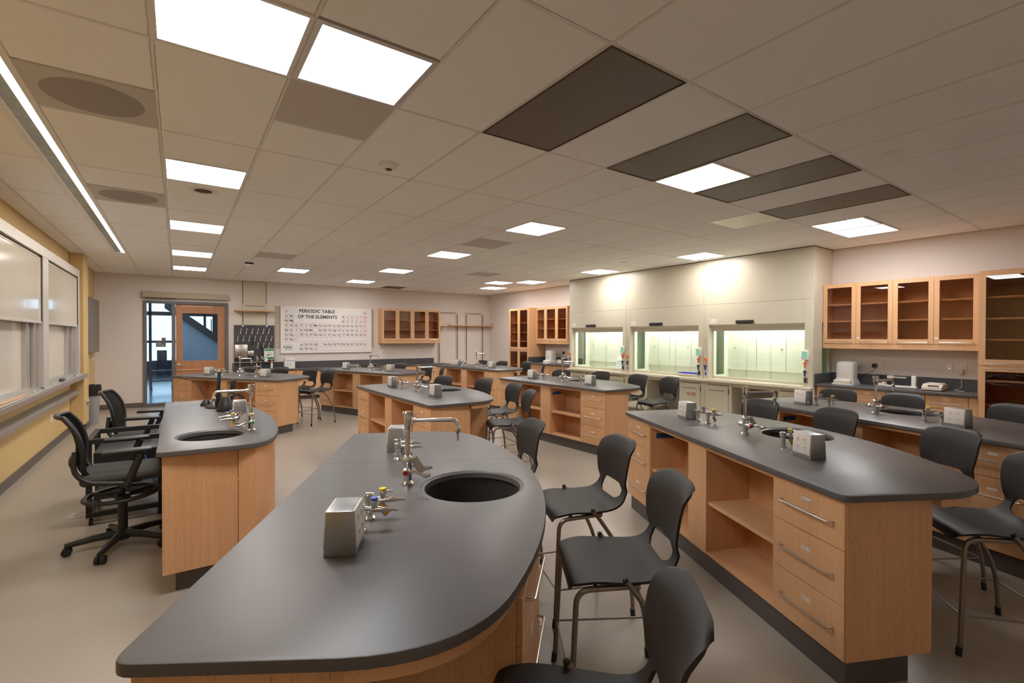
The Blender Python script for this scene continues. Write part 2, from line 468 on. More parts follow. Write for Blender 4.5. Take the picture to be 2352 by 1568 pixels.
# ------------------------------------------------------------------ ceiling things
def make_light(kind, label, u, v):
    t = thing('ceiling_light', label, 'ceiling light', (U0 + (u + .5) * DU, V0 + (v + .25) * DV, CZ), 0, 'square ceiling light panels')
    hx, hy = DU / 2 - .004, DV / 4 - .004
    bm = B(); w = .020 if kind == 'w' else .030
    for a in ((-hx, -hx + w, -hy, hy), (hx - w, hx, -hy, hy), (-hx + w, hx - w, -hy, -hy + w), (-hx + w, hx - w, hy - w, hy)):
        box(bm, *a, -.005, .010)
    obj('frame', bm, 'grid' if kind == 'w' else 'alum', t, 0)
    bm = B(); box(bm, -hx + w, hx - w, -hy + w, hy - w, -.002, .008); obj('diffuser', bm, 'lamp' if kind == 'w' else 'lampc', t, 0)
    return t
ORD = ['nearest', 'second', 'third', 'fourth', 'farthest']
rowlab = {0: 'in the left row leading to the door', 6: 'in the middle ceiling row', 12: 'in the right row by the fume hoods'}
cnt = {0: 0, 6: 0, 12: 0}
for (u, v, k) in LIGHTS:
    if k == 'c':
        lab = {(1, -.5): 'bluish-white ceiling light panel beside the largest nearest panel', (3, 6.5): 'bluish-white ceiling light panel near the chart wall left of centre',
               (11, -.5): 'bluish-white ceiling light panel joined to a warm panel above right wall cabinets', (11, 6.0): 'bluish-white small ceiling light panel near the far right corner'}[(u, v)]
    else:
        lab = '%s warm white square light panel %s' % (ORD[cnt[u]], rowlab[u]); cnt[u] += 1
    make_light(k, lab, u, v)

def perf_panel(u, v, n, dark, label, name='ceiling_diffuser', cat='air diffuser', lu=1, lv=.5):
    x0, x1 = U0 + u * DU + .006, U0 + (u + lu) * DU - .006; y0, y1 = V0 + v * DV + .006, V0 + (v + lv) * DV - .006
    cx, cy = (x0 + x1) / 2, (y0 + y1) / 2
    t = thing(name, label, cat, (cx, cy, CZ), 0, 'square perforated ceiling diffusers' if name.startswith('ceiling_diff') else 'long dark ceiling return grilles')
    hx, hy = (x1 - x0) / 2, (y1 - y0) / 2
    return t, hx, hy
def perf_mat(name, col, colh, sc):
    m, nt, out = new_mat(name)
    b = node(nt, 'ShaderNodeBsdfPrincipled'); b.inputs['Roughness'].default_value = .5
    tc = node(nt, 'ShaderNodeTexCoord')
    v = node(nt, 'ShaderNodeTexVoronoi', Scale=sc); v.inputs['Randomness'].default_value = 0.0
    nt.links.new(tc.outputs['Object'], v.inputs['Vector'])
    cr = node(nt, 'ShaderNodeValToRGB'); cr.color_ramp.elements[0].position = .30; cr.color_ramp.elements[0].color = (*colh, 1)
    cr.color_ramp.elements[1].position = .40; cr.color_ramp.elements[1].color = (*col, 1)
    nt.links.new(v.outputs['Distance'], cr.inputs['Fac']); nt.links.new(cr.outputs['Color'], b.inputs['Base Color'])
    nt.links.new(b.outputs['BSDF'], out.inputs['Surface'])
    return m
M['perf'] = perf_mat('perforated_sheet', (.62, .57, .52), (.25, .225, .205), 95)
M['grille'] = perf_mat('grille_sheet', (.24, .195, .16), (.05, .04, .033), 62)
def slotted():
    m, nt, out = new_mat('round_perforation')
    b = node(nt, 'ShaderNodeBsdfPrincipled', Roughness=.6); b.inputs['Base Color'].default_value = (.34, .30, .27, 1)
    nt.links.new(b.outputs['BSDF'], out.inputs['Surface']); return m
M['perfd'] = slotted()
plab = {(-1, .5): 'square perforated diffuser with round dark centre beside the light strip, nearest', (-1, 2.5): 'square perforated diffuser with round dark centre farther along the light strip',
        (1, 0): 'grey perforated ceiling panel behind the nearest bluish light panel', (6, 2.5): 'grey perforated ceiling panel in the middle of the room', (2, 5.0): 'grey perforated ceiling panel near the black projector bracket', (9, 5.0): 'grey perforated ceiling panel before the far fume hood'}
for u, v in PERF:
    t, hx, hy = perf_panel(u, v, 0, 0, plab[(u, v)])
    bm = B(); box(bm, -hx, hx, -hy, hy, -.003, .010); obj('panel', bm, 'perf', t, 0)
    if u == -1:
        bm = B(); lathe(bm, [(.24, -.0036), (.24, -.0030)], seg=48); obj('duct_opening', bm, 'perfd', t, 0)
t, hx, hy = perf_panel(9, 0, 0, 0, 'plain silvery ceiling panel next to the dark return grille')
bm = B(); box(bm, -hx, hx, -hy, hy, -.003, .010); obj('panel', bm, 'alumw', t, 0)
for i, (u, v) in enumerate(DARK):
    t, hx, hy = perf_panel(u, v, 0, 0, '%s long dark brown return grille in the ceiling' % ['largest nearest', 'second', 'third', 'farthest'][i], 'ceiling_return_grille', 'ceiling grille', 1, 1)
    bm = B(); w = .012
    for a in ((-hx, -hx + w, -hy, hy), (hx - w, hx, -hy, hy), (-hx + w, hx - w, -hy, -hy + w), (-hx + w, hx - w, hy - w, hy)): box(bm, *a, -.004, .010)
    obj('frame', bm, 'edge', t, 0)
    bm = B(); box(bm, -hx + w, hx - w, -hy + w, hy - w, -.001, .008); obj('mesh_face', bm, 'grille', t, 0)
t, hx, hy = perf_panel(8, 8.25, 0, 0, 'small dark slatted vent in the ceiling by the back wall', 'return_vent', 'ceiling vent')
bm = B(); box(bm, -hx, hx, -hy, hy, -.003, .010)
for k in range(9): box(bm, -hx + .02, hx - .02, -hy + .04 + k * .06, -hy + .06 + k * .06, -.008, -.002)
obj('louvre', bm, 'grille', t, 0)

def disc(x, y, r, label, m='ceil', name='ceiling_sprinkler_cover', h=.006):
    bm = B(); lathe(bm, [(r * .86, -h), (r, -h * .6), (r, 0.002)], seg=28)
    o = obj(name, bm, m, None, 30, (x, y, CZ)); tag(o, label, 'sprinkler cover', 'flush round ceiling covers')
for x, y, lab in [(2.042, 1.335, 'largest round flush cover on the ceiling at top right'), (2.013, 4.996, 'pale pink round cover on ceiling beyond the white smoke sensor'), (4.508, 1.354, 'round ceiling cover right of the dark return grilles'),
                  (7.015, 1.405, 'round ceiling cover near the right edge above tall cabinet'), (-.39, 5.093, 'round ceiling cover between the two round-hole diffusers'), (-.384, 8.843, 'small round ceiling cover beyond the second round-hole diffuser'),
                  (4.462, 4.978, 'small round cover right of the middle square light'), (6.952, 3.182, 'small round cover before the doubled right light panels'), (2.005, 8.743, 'tiny round ceiling cover right of grey panel'),
                  (2.01, 12.517, 'tiny round cover by the bluish light near chart wall'), (-.398, 12.615, 'tiny round ceiling cover near the wall-mounted display'), (6.914, 9.325, 'tiny round ceiling cover before the far fume hood')]:
    disc(x, y, .052, lab)
t = thing('smoke_sensor', 'white dome sensor on a ceiling tile in the middle', 'sensor', (1.425, 3.817, CZ))
bm = B(); lathe(bm, [(.045, -.045), (.058, -.03), (.062, -.016), (.082, -.010), (.084, 0)][::-1], seg=32); obj('housing', bm, 'white', t)
bm = B(); lathe(bm, [(.024, -.050), (.024, -.040)], seg=20); obj('lens', bm, 'slot', t)
t = thing('ceiling_downlight', 'round recessed downlight with dark centre between left row panels', 'downlight', (.206, 5.563, CZ))
bm = B(); lathe(bm, [(.075, .004), (.078, -.004), (.12, -.005), (.125, .001)], seg=36, cap=False); obj('trim_ring', bm, 'grid', t)
bm = B(); lathe(bm, [(.076, -.0035), (.05, -.0030)], seg=30); obj('aperture', bm, 'edge', t)
bm = B(); lathe(bm, [(.055, -.012), (.06, -.006), (.06, 0)], seg=24)
tag(obj('heat_detector', bm, 'plate', None, 30, (6.941, 6.242, CZ)), 'small bright round detector on ceiling before middle fume hood', 'detector')
t = thing('ceiling_bracket', 'small black and white bracket hanging from the ceiling near the chart wall', 'bracket', (1.121, 10.446, CZ))
bm = B(); box(bm, -.07, .07, -.06, .06, -.03, 0, .006); obj('plate', bm, 'black', t)
bm = B(); box(bm, -.08, .06, -.07, .05, -.075, -.03, .008); obj('body', bm, 'white', t)

t = thing('linear_light', 'long narrow recessed strip light running along the whiteboard wall', 'strip light', (0, 0, CZ))
bm = B(); ya, yb = YF + .02, 10.45
box(bm, -.905, -.862, ya, yb, -.004, .012); box(bm, -.735, -.700, ya, yb, -.004, .012); box(bm, -.862, -.735, yb - .02, yb, -.004, .012)
obj('trim_frame', bm, 'grid', t, 0)
bm = B(); box(bm, -.782, -.735, ya, yb - .02, .0005, .010); obj('lamp_strip', bm, 'lampl', t, 0)
bm = B(); box(bm, -.862, -.782, ya, yb - .02, .002, .012); obj('reflector', bm, 'lens', t, 0)

# ------------------------------------------------------------------ lab benches (local x = depth t, local y = along straight edge s)
BL = 2.5
def curve_t(s): return -1.19 + math.sqrt(max(0, 2.35 ** 2 - (s - BL / 2) ** 2))
def bez(p0, p1, p2, n):
    return [((1 - t) ** 2 * p0[0] + 2 * t * (1 - t) * p1[0] + t * t * p2[0], (1 - t) ** 2 * p0[1] + 2 * t * (1 - t) * p1[1] + t * t * p2[1]) for t in [k / n for k in range(n + 1)]]
def bench_outline(inset=0.0):
    a = bez((0, .05), (0, 0), (.05, -.003), 5)
    a += bez((.50, -.033), (.80, -.045), (curve_t(.22), .22), 10)
    a += [(curve_t(s), s) for s in [.22 + (BL - .44) * k / 24 for k in range(1, 24)]]
    b = [(x, BL - y) for x, y in reversed(a[:17])]
    pts = a + b
    return offset_poly(pts, inset) if inset else pts
def handle_bar(bm, p, q, out, r=.005):
    """bow handle between p and q standing off along out"""
    p, q, out = Vector(p), Vector(q), Vector(out)
    tube(bm, fillet([p, p + out, q + out, q], .012, 4), r, 8)

def drawer(par, name, x0, x1, y0, y1, z0, z1, axis, sgn, label=True, hz=None, wood='wood'):
    """slab front; axis 'x': front lies in plane x facing sgn*x (spans y); axis 'y': faces sgn*y (spans x)"""
    bm = B(); box(bm, x0, x1, y0, y1, z0, z1, .0015, 1)
    d = obj(name, bm, wood, par, 0)
    bm = B(); zc = hz if hz is not None else z0 + .50 * (z1 - z0)
    if axis == 'x':
        f = x1 if sgn > 0 else x0; L = (y1 - y0); c = (y0 + y1) / 2; h = min(.165, L * .36)
        handle_bar(bm, (f, c - h, zc), (f, c + h, zc), (sgn * .030, 0, 0))
    else:
        f = y1 if sgn > 0 else y0; c = (x0 + x1) / 2; h = min(.165, (x1 - x0) * .36)
        handle_bar(bm, (c - h, f, zc), (c + h, f, zc), (0, sgn * .030, 0))
    obj('handle', bm, 'steel', d)
    if label:
        bm = B(); w, hh = .029, .009; zl = zc + .048
        if axis == 'x': box(bm, f - .0005, f + .0008, c - w, c + w, zl - hh, zl + hh) if sgn > 0 else box(bm, f - .0008, f + .0005, c - w, c + w, zl - hh, zl + hh)
        else: box(bm, c - w, c + w, f - .0008, f + .0005, zl - hh, zl + hh)
        obj('label_sticker', bm, 'plate', d, 0)
    return d

TZ = .914
TF = .9145
def make_bench(sink=(.83, 1.27)):
    """base cabinet of an island bench"""
    t = thing('bench_cabinet', 'x', 'lab bench cabinet')
    zt, z0 = .882, .137
    bm = B()
    box(bm, .037, .50, .030, .050, z0, zt)                         # end panels
    box(bm, .037, .50, BL - .050, BL - .030, z0, zt)
    for s in (.487, 2.013 - .012): box(bm, .032, .50, s, s + .012, z0, zt)
    box(bm, .36, .372, .050, BL - .050, z0, zt)                    # back of the bays
    box(bm, .488, .50, .050, BL - .050, z0, zt)                    # rear panel
    box(bm, .034, .488, .050, BL - .050, z0, z0 + .018)            # floor
    box(bm, .034, .060, .499, 2.001, zt - .030, zt)                # top rail
    box(bm, .032, .488, 1.155, 1.385, z0, zt)                      # centre service chase
    box(bm, .05, .488, .050, .487, z0 + .02, zt - .01); box(bm, .05, .488, 2.013, BL - .050, z0 + .02, zt - .01)
    obj('carcass', bm, 'wood', t, 0)
    bm = B()
    for s0, s1 in ((.4995, 1.1545), (1.3855, 2.0005)):
        bm = B(); box(bm, .050, .3595, s0, s1, .472, .497, .001, 1); obj('shelf', bm, 'woody', t, 0)
    for s0, s1 in ((.034, .485), (2.015, BL - .034)):
        for za, zb in ((.647, .879), (.391, .643), (.139, .387)):
            drawer(t, 'drawer', .028, .048, s0, s1, za, zb, 'x', -1)
    # apron that follows the curved edge
    o = bench_outline(.025); oi = bench_outline(.045)
    n = len(o); bm = B()
    idx = [k for k in range(n) if o[k][0] > .47]
    A = [[bm.verts.new((x, y, z)) for (x, y) in [o[k] for k in idx]] for z in (.838, zt)]
    C2 = [[bm.verts.new((x, y, z)) for (x, y) in [oi[k] for k in idx]] for z in (.838, zt)]
    for k in range(len(idx) - 1):
        bm.faces.new((A[0][k], A[0][k + 1], A[1][k + 1], A[1][k])); bm.faces.new((C2[0][k], C2[1][k], C2[1][k + 1], C2[0][k + 1]))
        bm.faces.new((A[0][k], C2[0][k], C2[0][k + 1], A[0][k + 1])); bm.faces.new((A[1][k], A[1][k + 1], C2[1][k + 1], C2[1][k]))
    for k in (0, -1): bm.faces.new((A[0][k], A[1][k], C2[1][k], C2[0][k]))
    obj('apron', bm, 'woody', t, 30)
    bm = B()
    box(bm, .055, .40, .055, BL - .055, 0, z0)
    obj('toe_kick', bm, 'kick', t, 0)
    bm = B(); prof = [(.236, -.034), (.234, -.05), (.222, -.16), (.17, -.205), (.03, -.212), (.0, -.212)]
    lathe(bm, prof, (sink[0], sink[1], TZ), 48, cap=False); lathe(bm, [(.246, -.034), (.24, -.17), (.18, -.222), (0, -.226)], (sink[0], sink[1], TZ), 48, cap=False)
    b = obj('sink_bowl', bm, 'sink', t, 40, recalc=False)
    bm = B(); lathe(bm, [(.028, -.211), (.032, -.208), (.020, -.207), (.0, -.209)], (sink[0], sink[1], TZ), 20); obj('drain', bm, 'steel', b)
    return t
def make_side(s0, s1, label):
    """three-drawer cabinet set under the curved edge, in bench space"""
    z0 = .137
    t = thing('angled_drawer_cabinet', label, 'drawer cabinet', (0, 0, 0), 0, 'angled drawer cabinets under curved edges')
    ta, tb = curve_t(s0) - .048, curve_t(s1) - .048
    low = s0 > .9
    bm = B(); prism(bm, [(.502, s0), (ta, s0), (tb, s1), (.502, s1)], z0, .798 if not low else .66); obj('carcass', bm, 'wood', t, 0)
    ang = math.atan2(tb - ta, s1 - s0); L = math.hypot(tb - ta, s1 - s0)
    mt = Matrix.Translation((ta, s0, 0)) @ Matrix.Rotation(-ang, 4, 'Z')
    for za, zb in ((.647, .797), (.391, .643), (.139, .387)):
        bm = B(); box(bm, .001, .020, .004, L - .004, za, zb, .0015, 1, mat=mt); d = obj('drawer', bm, 'wood', t, 0)
        zc = {.647: .757}.get(za, (za + zb) / 2)
        bm = B(); handle_bar(bm, (.020, L / 2 - .16, zc), (.020, L / 2 + .16, zc), (.03, 0, 0)); xf(bm, bm.verts[:], mt); obj('handle', bm, 'steel', d)
        bm = B(); box(bm, .0198, .0208, L / 2 - .029, L / 2 + .029, zc + .030, zc + .048 if za > .6 else zc + .066, mat=mt); obj('label_sticker', bm, 'plate', d, 0)
    bm = B(); box(bm, .51, ta - .05, s0 + .02, s1 - .02, 0, z0); obj('toe_kick', bm, 'kick', t, 0)
    return t
def make_top(sink=(.83, 1.27), seam=1.68):
    t = thing('bench_worktop', 'x', 'lab worktop')
    bm = B(); slab_with_hole(bm, bench_outline(), (sink[0], sink[1], .230), .882, TZ)
    obj('slab', bm, 'top', t, 40)
    bm = B()
    ts = curve_t(seam) - .004
    box(bm, .004, ts, seam - .0009, seam + .0009, TZ - .002, TZ + .0003); obj('joint_line', bm, 'kick', t, 0)
    return t

# faucet: base at origin, spout towards +x
def make_faucet(spout=0.0):
    t = thing('lab_faucet', 'x', 'faucet')
    bm = B(); lathe(bm, [(.031, 0), (.031, .004), (.024, .012), (.0205, .016), (.0205, .105), (.0225, .11), (.0225, .124), (.0185, .131), (.014, .136)], seg=24)
    cyl(bm, (0, -.052, .070), (0, .052, .070), .0155, 16)
    for s in (-1, 1): sphere(bm, (0, s * .052, .070), .021, 14)
    obj('base', bm, 'chrome', t)
    bm = B(); cyl(bm, (0, 0, .13), (0, 0, .275), .0115, 16)
    lathe(bm, [(.0115, .262), (.013, .268), (.019, .285), (.021, .305), (.021, .330), (.024, .333), (.0245, .345), (.020, .350)], seg=24)
    obj('column', bm, 'chrome', t)
    bm = B(); cr = Matrix.Rotation(spout, 4, 'Z')
    tube(bm, fillet([(.015, 0, .306), (.235, 0, .306), (.241, 0, .262)], .05, 8), .0098, 12, mat=cr)
    tube(bm, [(.018, 0, .306), (.036, 0, .306)], .0150, 14, mat=cr)
    sp = obj('spout', bm, 'chrome', t)
    bm = B(); lathe(bm, [(.0100, .272), (.0140, .266), (.0140, .250), (.010, .243), (.0085, .240), (.0068, .234), (.0078, .232), (.0062, .226), (.0072, .224), (.0056, .218), (.0066, .216), (.0050, .210), (.0058, .208), (.0046, .202)], (.242, 0, 0), 14, mat=cr); obj('serrated_nozzle', bm, 'steel', sp)
    for s in (-1, 1):
        bm = B(); tube(bm, [(.008, s * .056, .070), (.045, s * .060, .072), (.070, s * .064, .060), (.09, s * .066, .052), (.115, s * .068, .058)], [.007, .006, .007, .010, .006], 10)
        h = obj('lever', bm, 'chrome', t)
        bm = B(); cyl(bm, (-.002, s * .070, .070), (-.002, s * .0755, .070), .0115, 16); obj('index_cap', bm, 'red' if s < 0 else 'green', h)
    bm = B(); box(bm, -.019, .019, -.0006, .0006, -.082, 0, mat=Matrix.Translation((.030, -.012, .125)) @ Matrix.Rotation(R(-32), 4, 'Y'))
    obj('hang_tag', bm, 'tagp', t, 0)
    return t
def make_gas(yl=True, tagged=True):
    t = thing('gas_turret', 'x', 'gas outlet')
    bm = B(); lathe(bm, [(.024, 0), (.024, .004), (.018, .010), (.0145, .013), (.0145, .066), (.0195, .070), (.0205, .094), (.018, .097), (.006, .098)], seg=22)
    obj('post', bm, 'chrome', t)
    bm = B(); tube(bm, [(.015, 0, .078), (.045, .0, .074)], .0095, 12); tube(bm, [(.045, 0, .074), (.078, 0, .072)], [.0125, .0125], 14)
    lathe(bm, [(.011, .07), (.0125, .085), (.0135, .098), (.013, .108)], (.052, 0, 0), 16)
    obj('valve_body', bm, 'chrome', t)
    bm = B(); lathe(bm, [(.013, .108), (.0145, .110), (.014, .117), (.009, .119)], (.052, 0, 0), 18)
    k = obj('knob_cap', bm, 'yellow' if yl else 'blue', t)
    bm = B(); box(bm, .050, .092, -.006, .006, .103, .109, .002); obj('lever', bm, 'steel', k)
    bm = B(); mz = Matrix.Translation((.078, 0, .072)) @ Matrix.Rotation(R(92), 4, 'Y')
    lathe(bm, [(.009, 0), (.0098, .015), (.0082, .018), (.0075, .024), (.0066, .026), (.0070, .032), (.0058, .034), (.0062, .040), (.0050, .042), (.0055, .048), (.0043, .050), (.0047, .056), (.0035, .062)], seg=12, mat=mz)
    obj('hose_barb', bm, 'steel', t)
    if tagged:
        mt = Matrix.Translation((.040, -.012, .060)) @ Matrix.Rotation(R(25), 4, 'Z') @ Matrix.Rotation(R(-38), 4, 'Y')
        bm = B(); box(bm, -.016, .016, -.0006, .0006, -.058, 0, mat=mt); g = obj('hang_tag', bm, 'tagp', t, 0)
        bm = B(); box(bm, -.010, .010, -.0012, .0012, -.054, -.008, mat=mt); obj('orange_note', bm, 'tag', g, 0)
    return t
def make_power():
    t = thing('power_pedestal', 'x', 'power outlet box')
    bm = B(); vs = box(bm, -.052, .052, -.072, .072, 0, .146, .0022, 2)
    for v in bm.verts: v.co.x *= 1 - .18 * v.co.z / .146
    obj('housing', bm, 'boxmetal', t, 40)
    for s in (-1, 1):
        tilt = math.atan2(.052 * .18, .146)
        mt = Matrix.Translation((s * .0525, 0, .004)) @ Matrix.Rotation(-s * tilt, 4, 'Y')
        bm = B(); box(bm, -.002, .0035, -.067, .067, .020, .142, .0022, 2, mat=Matrix.Translation((s * .0525, 0, .004)) @ Matrix.Rotation(-s * tilt, 4, 'Y') @ Matrix.Scale(s, 4, (1, 0, 0)))
        p = obj('face_plate', bm, 'plate', t, 40)
        for yy in (-.026, .026):
            for zz in (.057, .103):
                bm = B()
                lathe(bm, [(.0165, -.0008), (.0172, .0), (.0165, .0012)], seg=18, mat=mt @ Matrix.Translation((s * .0038, yy, zz)) @ Matrix.Rotation(PI / 2, 4, 'Y'))
                nf = len(bm.faces); m2 = mt @ Matrix.Translation((s * .0052, yy, zz))
                for dy in (-.006, .006): box(bm, -.0006, .0006, dy - .0012, dy + .0012, -.001, .007, mat=m2)
                box(bm, -.0006, .0006, -.002, .002, -.0095, -.0055, mat=m2)
                bm.faces.ensure_lookup_table()
                for fc in bm.faces[nf:]: fc.material_index = 1
                obj('receptacle', bm, 'white', p, 0, extra=['slot'])
    return t

P_bench = make_bench(); P_top = make_top(); P_fau = make_faucet(); P_gasY = make_gas(True); P_gasB = make_gas(False, False); P_pow = make_power()
BENCH = {
 'A': ((-.132, 1.347), 28.4, 'nearest lab bench in the foreground', 'the nearest foreground lab bench'),
 'R': ((2.45, .896), 25.3, 'right foreground lab bench', 'the right foreground lab bench'),
 'Q': ((4.577, .572), 15.6, 'far right lab bench', 'the far right lab bench by the balances'),
 'M': ((2.139, 4.558), -.3, 'middle lab bench', 'the middle lab bench'),
 'N': ((4.679, 4.52), -1.9, 'lab bench facing the fume hoods', 'the bench facing the fume hoods'),
 'L': ((1.318, 8.643), -35.2, 'rear left lab bench', 'the rear left bench by the door'),
 'C': ((3.465, 8.722), -22.8, 'rear centre lab bench', 'the rear centre bench below the chart'),
 'K': ((5.606, 8.59), -6.4, 'rear right lab bench', 'the rear right bench by the wall shelves')}
CABL = {'A': 'maple base cabinet under the nearest foreground grey worktop', 'R': 'maple base cabinet of right foreground bench with blue tape in its shelf bay',
 'Q': 'maple base cabinet of far right bench in front of the balances', 'M': 'maple base cabinet of the middle bench just beyond the foreground bench',
 'N': 'maple base cabinet of the bench facing the fume hoods', 'L': 'maple base cabinet of rear left bench near the wooden door',
 'C': 'maple base cabinet of rear centre bench below the periodic table', 'K': 'maple base cabinet of rear right bench below the wall shelves'}
TOPL = {'A': 'large dark grey worktop with round sink nearest in the foreground', 'R': 'dark grey curved worktop of the right foreground bench',
 'Q': 'dark grey curved worktop of far right bench in front of the balances', 'M': 'dark grey curved worktop of the middle bench',
 'N': 'dark grey curved worktop of the bench facing the fume hoods', 'L': 'dark grey curved worktop of rear left bench near the wooden door',
 'C': 'dark grey curved worktop of rear centre bench below the periodic table', 'K': 'dark grey curved worktop of rear right bench below the wall shelves'}
first = set()
def place(proto, loc, rz, label, group=None):
    if proto.name in first:
        return dup(proto, loc, rz, label, group)
    first.add(proto.name); proto.location = loc; proto.rotation_euler = (0, 0, rz); proto['label'] = label
    if group: proto['group'] = group
    return proto
def b2w(k, s, t, z=0.0):
    (px, py), a, *_ = BENCH[k]; a = R(a)
    return (px + s * math.sin(a) + t * math.cos(a), py + s * math.cos(a) - t * math.sin(a), z)
# near / far fittings per bench: s of boxes, posts, faucet
FIT = {k: dict(n=.65, f=2.02, p=(.77, .905), q=(1.76, 1.885), fa=1.32, ft=.445, bt=.385) for k in BENCH}
FIT['A'] = dict(n=.545, f=1.95, p=(.69, .80), q=(1.71, 1.82), fa=1.238, ft=.516, bt=.378)
near, far = 'near', 'far'
for k in 'RAQMNLCK':
    (px, py), a, nm, on = BENCH[k]; rz = -R(a)
    if k == 'A':
        ca = make_bench((.83, 1.186)); ca.location = (px, py, 0); ca.rotation_euler = (0, 0, rz); ca['label'] = CABL[k]; ca['group'] = 'island bench cabinets'
        ta = make_top((.83, 1.186), 1.66); ta.location = (px, py, 0); ta.rotation_euler = (0, 0, rz); ta['label'] = TOPL[k]; ta['group'] = 'curved grey bench worktops'
    else:
        place(P_bench, (px, py, 0), rz, CABL[k], 'island bench cabinets')
        place(P_top, (px, py, 0), rz, TOPL[k], 'curved grey bench worktops')
    f = FIT[k]
    place(P_fau, b2w(k, f['fa'], f['ft'], TF), rz, 'chrome swan-neck faucet on ' + on, 'bench faucets')
    place(P_pow, b2w(k, f['n'], f['bt'], TF), rz, 'power outlet box at the near end of ' + on, 'power pedestals')
    dup(P_pow, b2w(k, f['f'], f['bt'], TF), rz, 'power outlet box at the far end of ' + on)
    place(P_gasB, b2w(k, f['p'][0], f['bt'] + .02, TF), rz, 'blue-capped outlet post, near end of ' + on, 'service outlet posts')
    place(P_gasY, b2w(k, f['p'][1], f['bt'] + .035, TF), rz, 'yellow-capped gas post, near end of ' + on, 'service outlet posts')
    dup(P_gasB, b2w(k, f['q'][1], f['bt'] + .02, TF), rz, 'blue-capped outlet post, far end of ' + on)
    dup(P_gasY, b2w(k, f['q'][0], f['bt'] + .035, TF), rz, 'yellow-capped gas post, far end of ' + on)
for k, s0, s1, lab in (('A', .37, .83, 'maple drawer cabinet under curved edge of the foreground bench, nearer of two'), ('A', 1.04, 1.48, 'maple drawer cabinet under middle of the foreground bench curved edge'), ('M', .42, .84, 'maple drawer cabinet tucked under the curved edge of the middle bench')):
    o = make_side(s0, s1, lab); o.location = (*BENCH[k][0], 0); o.rotation_euler = (0, 0, -R(BENCH[k][1]))
# readable drawer stickers on the right foreground bench, tape in open bays
bm_parent = P_bench
for i, (z, s) in enumerate(((.805, 'CD109'), (.565, 'CD110'), (.311, 'CD111'))):
    x = b2w('R', 0, 0)
    a = R(25.3)
    o = b2w('R', .26, .0268, z)
    bm = B(); text(bm, s, .0185, TM(o, (-math.sin(a), -math.cos(a), 0)))
    tx = obj('sticker_text', bm, 'ink', None, 0)
    tx.parent = P_bench; tx.matrix_parent_inverse = Matrix.Identity(4)
    # into bench space
    mw = Matrix.Translation((*BENCH['R'][0], 0)) @ Matrix.Rotation(-a, 4, 'Z')
    tx.data.transform(mw.inverted())
# make sure the printed stickers belong to the right foreground bench only
for k, s, z, lab in (('R', 2.0, .775, 'strip of blue masking tape inside the right foreground bench shelf bay'), ('N', 1.1535, .76, 'strip of blue masking tape inside shelf bay of bench facing hoods'), ('Q', 1.999, .775, 'strip of blue masking tape inside the far right bench shelf bay')):
    bm = B(); box(bm, -.085, .085, -.0008, 0, -.022, .022)
    o = obj('masking_tape', bm, 'tape', None, 0, b2w(k, s, .17, z), -R(BENCH[k][1])); tag(o, lab, 'tape')

# ------------------------------------------------------------------ stools
def catmull(P, n):
    out = []
    m = len(P) - 1
    for j in range(n + 1):
        u = m * j / n; i = min(int(u), m - 1); t = u - i
        p0, p1, p2, p3 = P[max(i - 1, 0)], P[i], P[i + 1], P[min(i + 2, m)]
        out.append([.5 * (2 * b + (c - a) * t + (2 * a - 5 * b + 4 * c - d) * t * t + (3 * b - a - 3 * c + d) * t ** 3) for a, b, c, d in zip(p0, p1, p2, p3)])
    return out
def stool_shell():
    K = [(.228, .572, .150, 0), (.226, .600, .184, 0), (.200, .620, .212, 0), (.120, .627, .224, .4), (.02, .620, .228, .8), (-.08, .618, .220, .9), (-.150, .626, .206, .8),
         (-.196, .650, .192, .5), (-.223, .693, .180, .2), (-.236, .75, .184, -.6), (-.246, .81, .197, -.9), (-.256, .87, .205, -1), (-.268, .925, .203, -.9), (-.284, .962, .196, -.6), (-.304, .986, .182, -.35), (-.324, .997, .160, -.15)]
    NR = 60; rows = catmull(K, NR)
    q0, q1 = 7.05, 8.75; i0, i1 = round(q0 / 15 * NR), round(q1 / 15 * NR)
    NC = 20; c0 = .56; kb = [-1 + 2 * k / NC for k in range(NC + 1)]
    half = NC // 2; ib = round(c0 * half)            # boundary column index from the centre
    bm = B(); G = []
    for j, (y, z, w, d) in enumerate(rows):
        if i0 <= j <= i1:
            f = 2 * (j - i0) / (i1 - i0) - 1
            xb = max(.085, .128 * (1 - abs(f) ** 3.2) ** .4) if abs(f) < 1 else .085
        else:
            dd = (i0 - j) if j < i0 else (j - i1)
            k = max(0, 1 - dd / 5.0); xb = (ib / half * w) * (1 - k) + .085 * k
        row = []
        for c in range(-half, half + 1):
            a = abs(c)
            x = xb * a / ib if a <= ib else xb + (w - xb) * (a - ib) / (half - ib)
            x *= 1 if c >= 0 else -1
            r = abs(x) / max(w, .01)
            yy, zz = y, z
            if d > 0: zz += .014 * d * (r ** 2) - .006 * d
            if d < 0: yy += -d * .034 * r ** 2
            if j < 12: zz -= .010 * r ** 4 * (1 - j / 12)
            if j > 48: zz -= .020 * r ** 8 * ((j - 48) / 12); yy += .008 * r ** 4 * ((j - 48) / 12)
            row.append(bm.verts.new((x, yy, zz)))
        G.append(row)
    for j in range(NR):
        for c in range(NC):
            inside = i0 <= j < i1 and (half - ib) <= c < (half + ib)
            if not inside: bm.faces.new((G[j][c], G[j][c + 1], G[j + 1][c + 1], G[j + 1][c]))
    bmesh.ops.delete(bm, geom=[v for v in bm.verts if not v.link_faces], context='VERTS')
    bmesh.ops.recalc_face_normals(bm, faces=bm.faces)
    bmesh.ops.solidify(bm, geom=bm.faces[:], thickness=.011)
    return bm
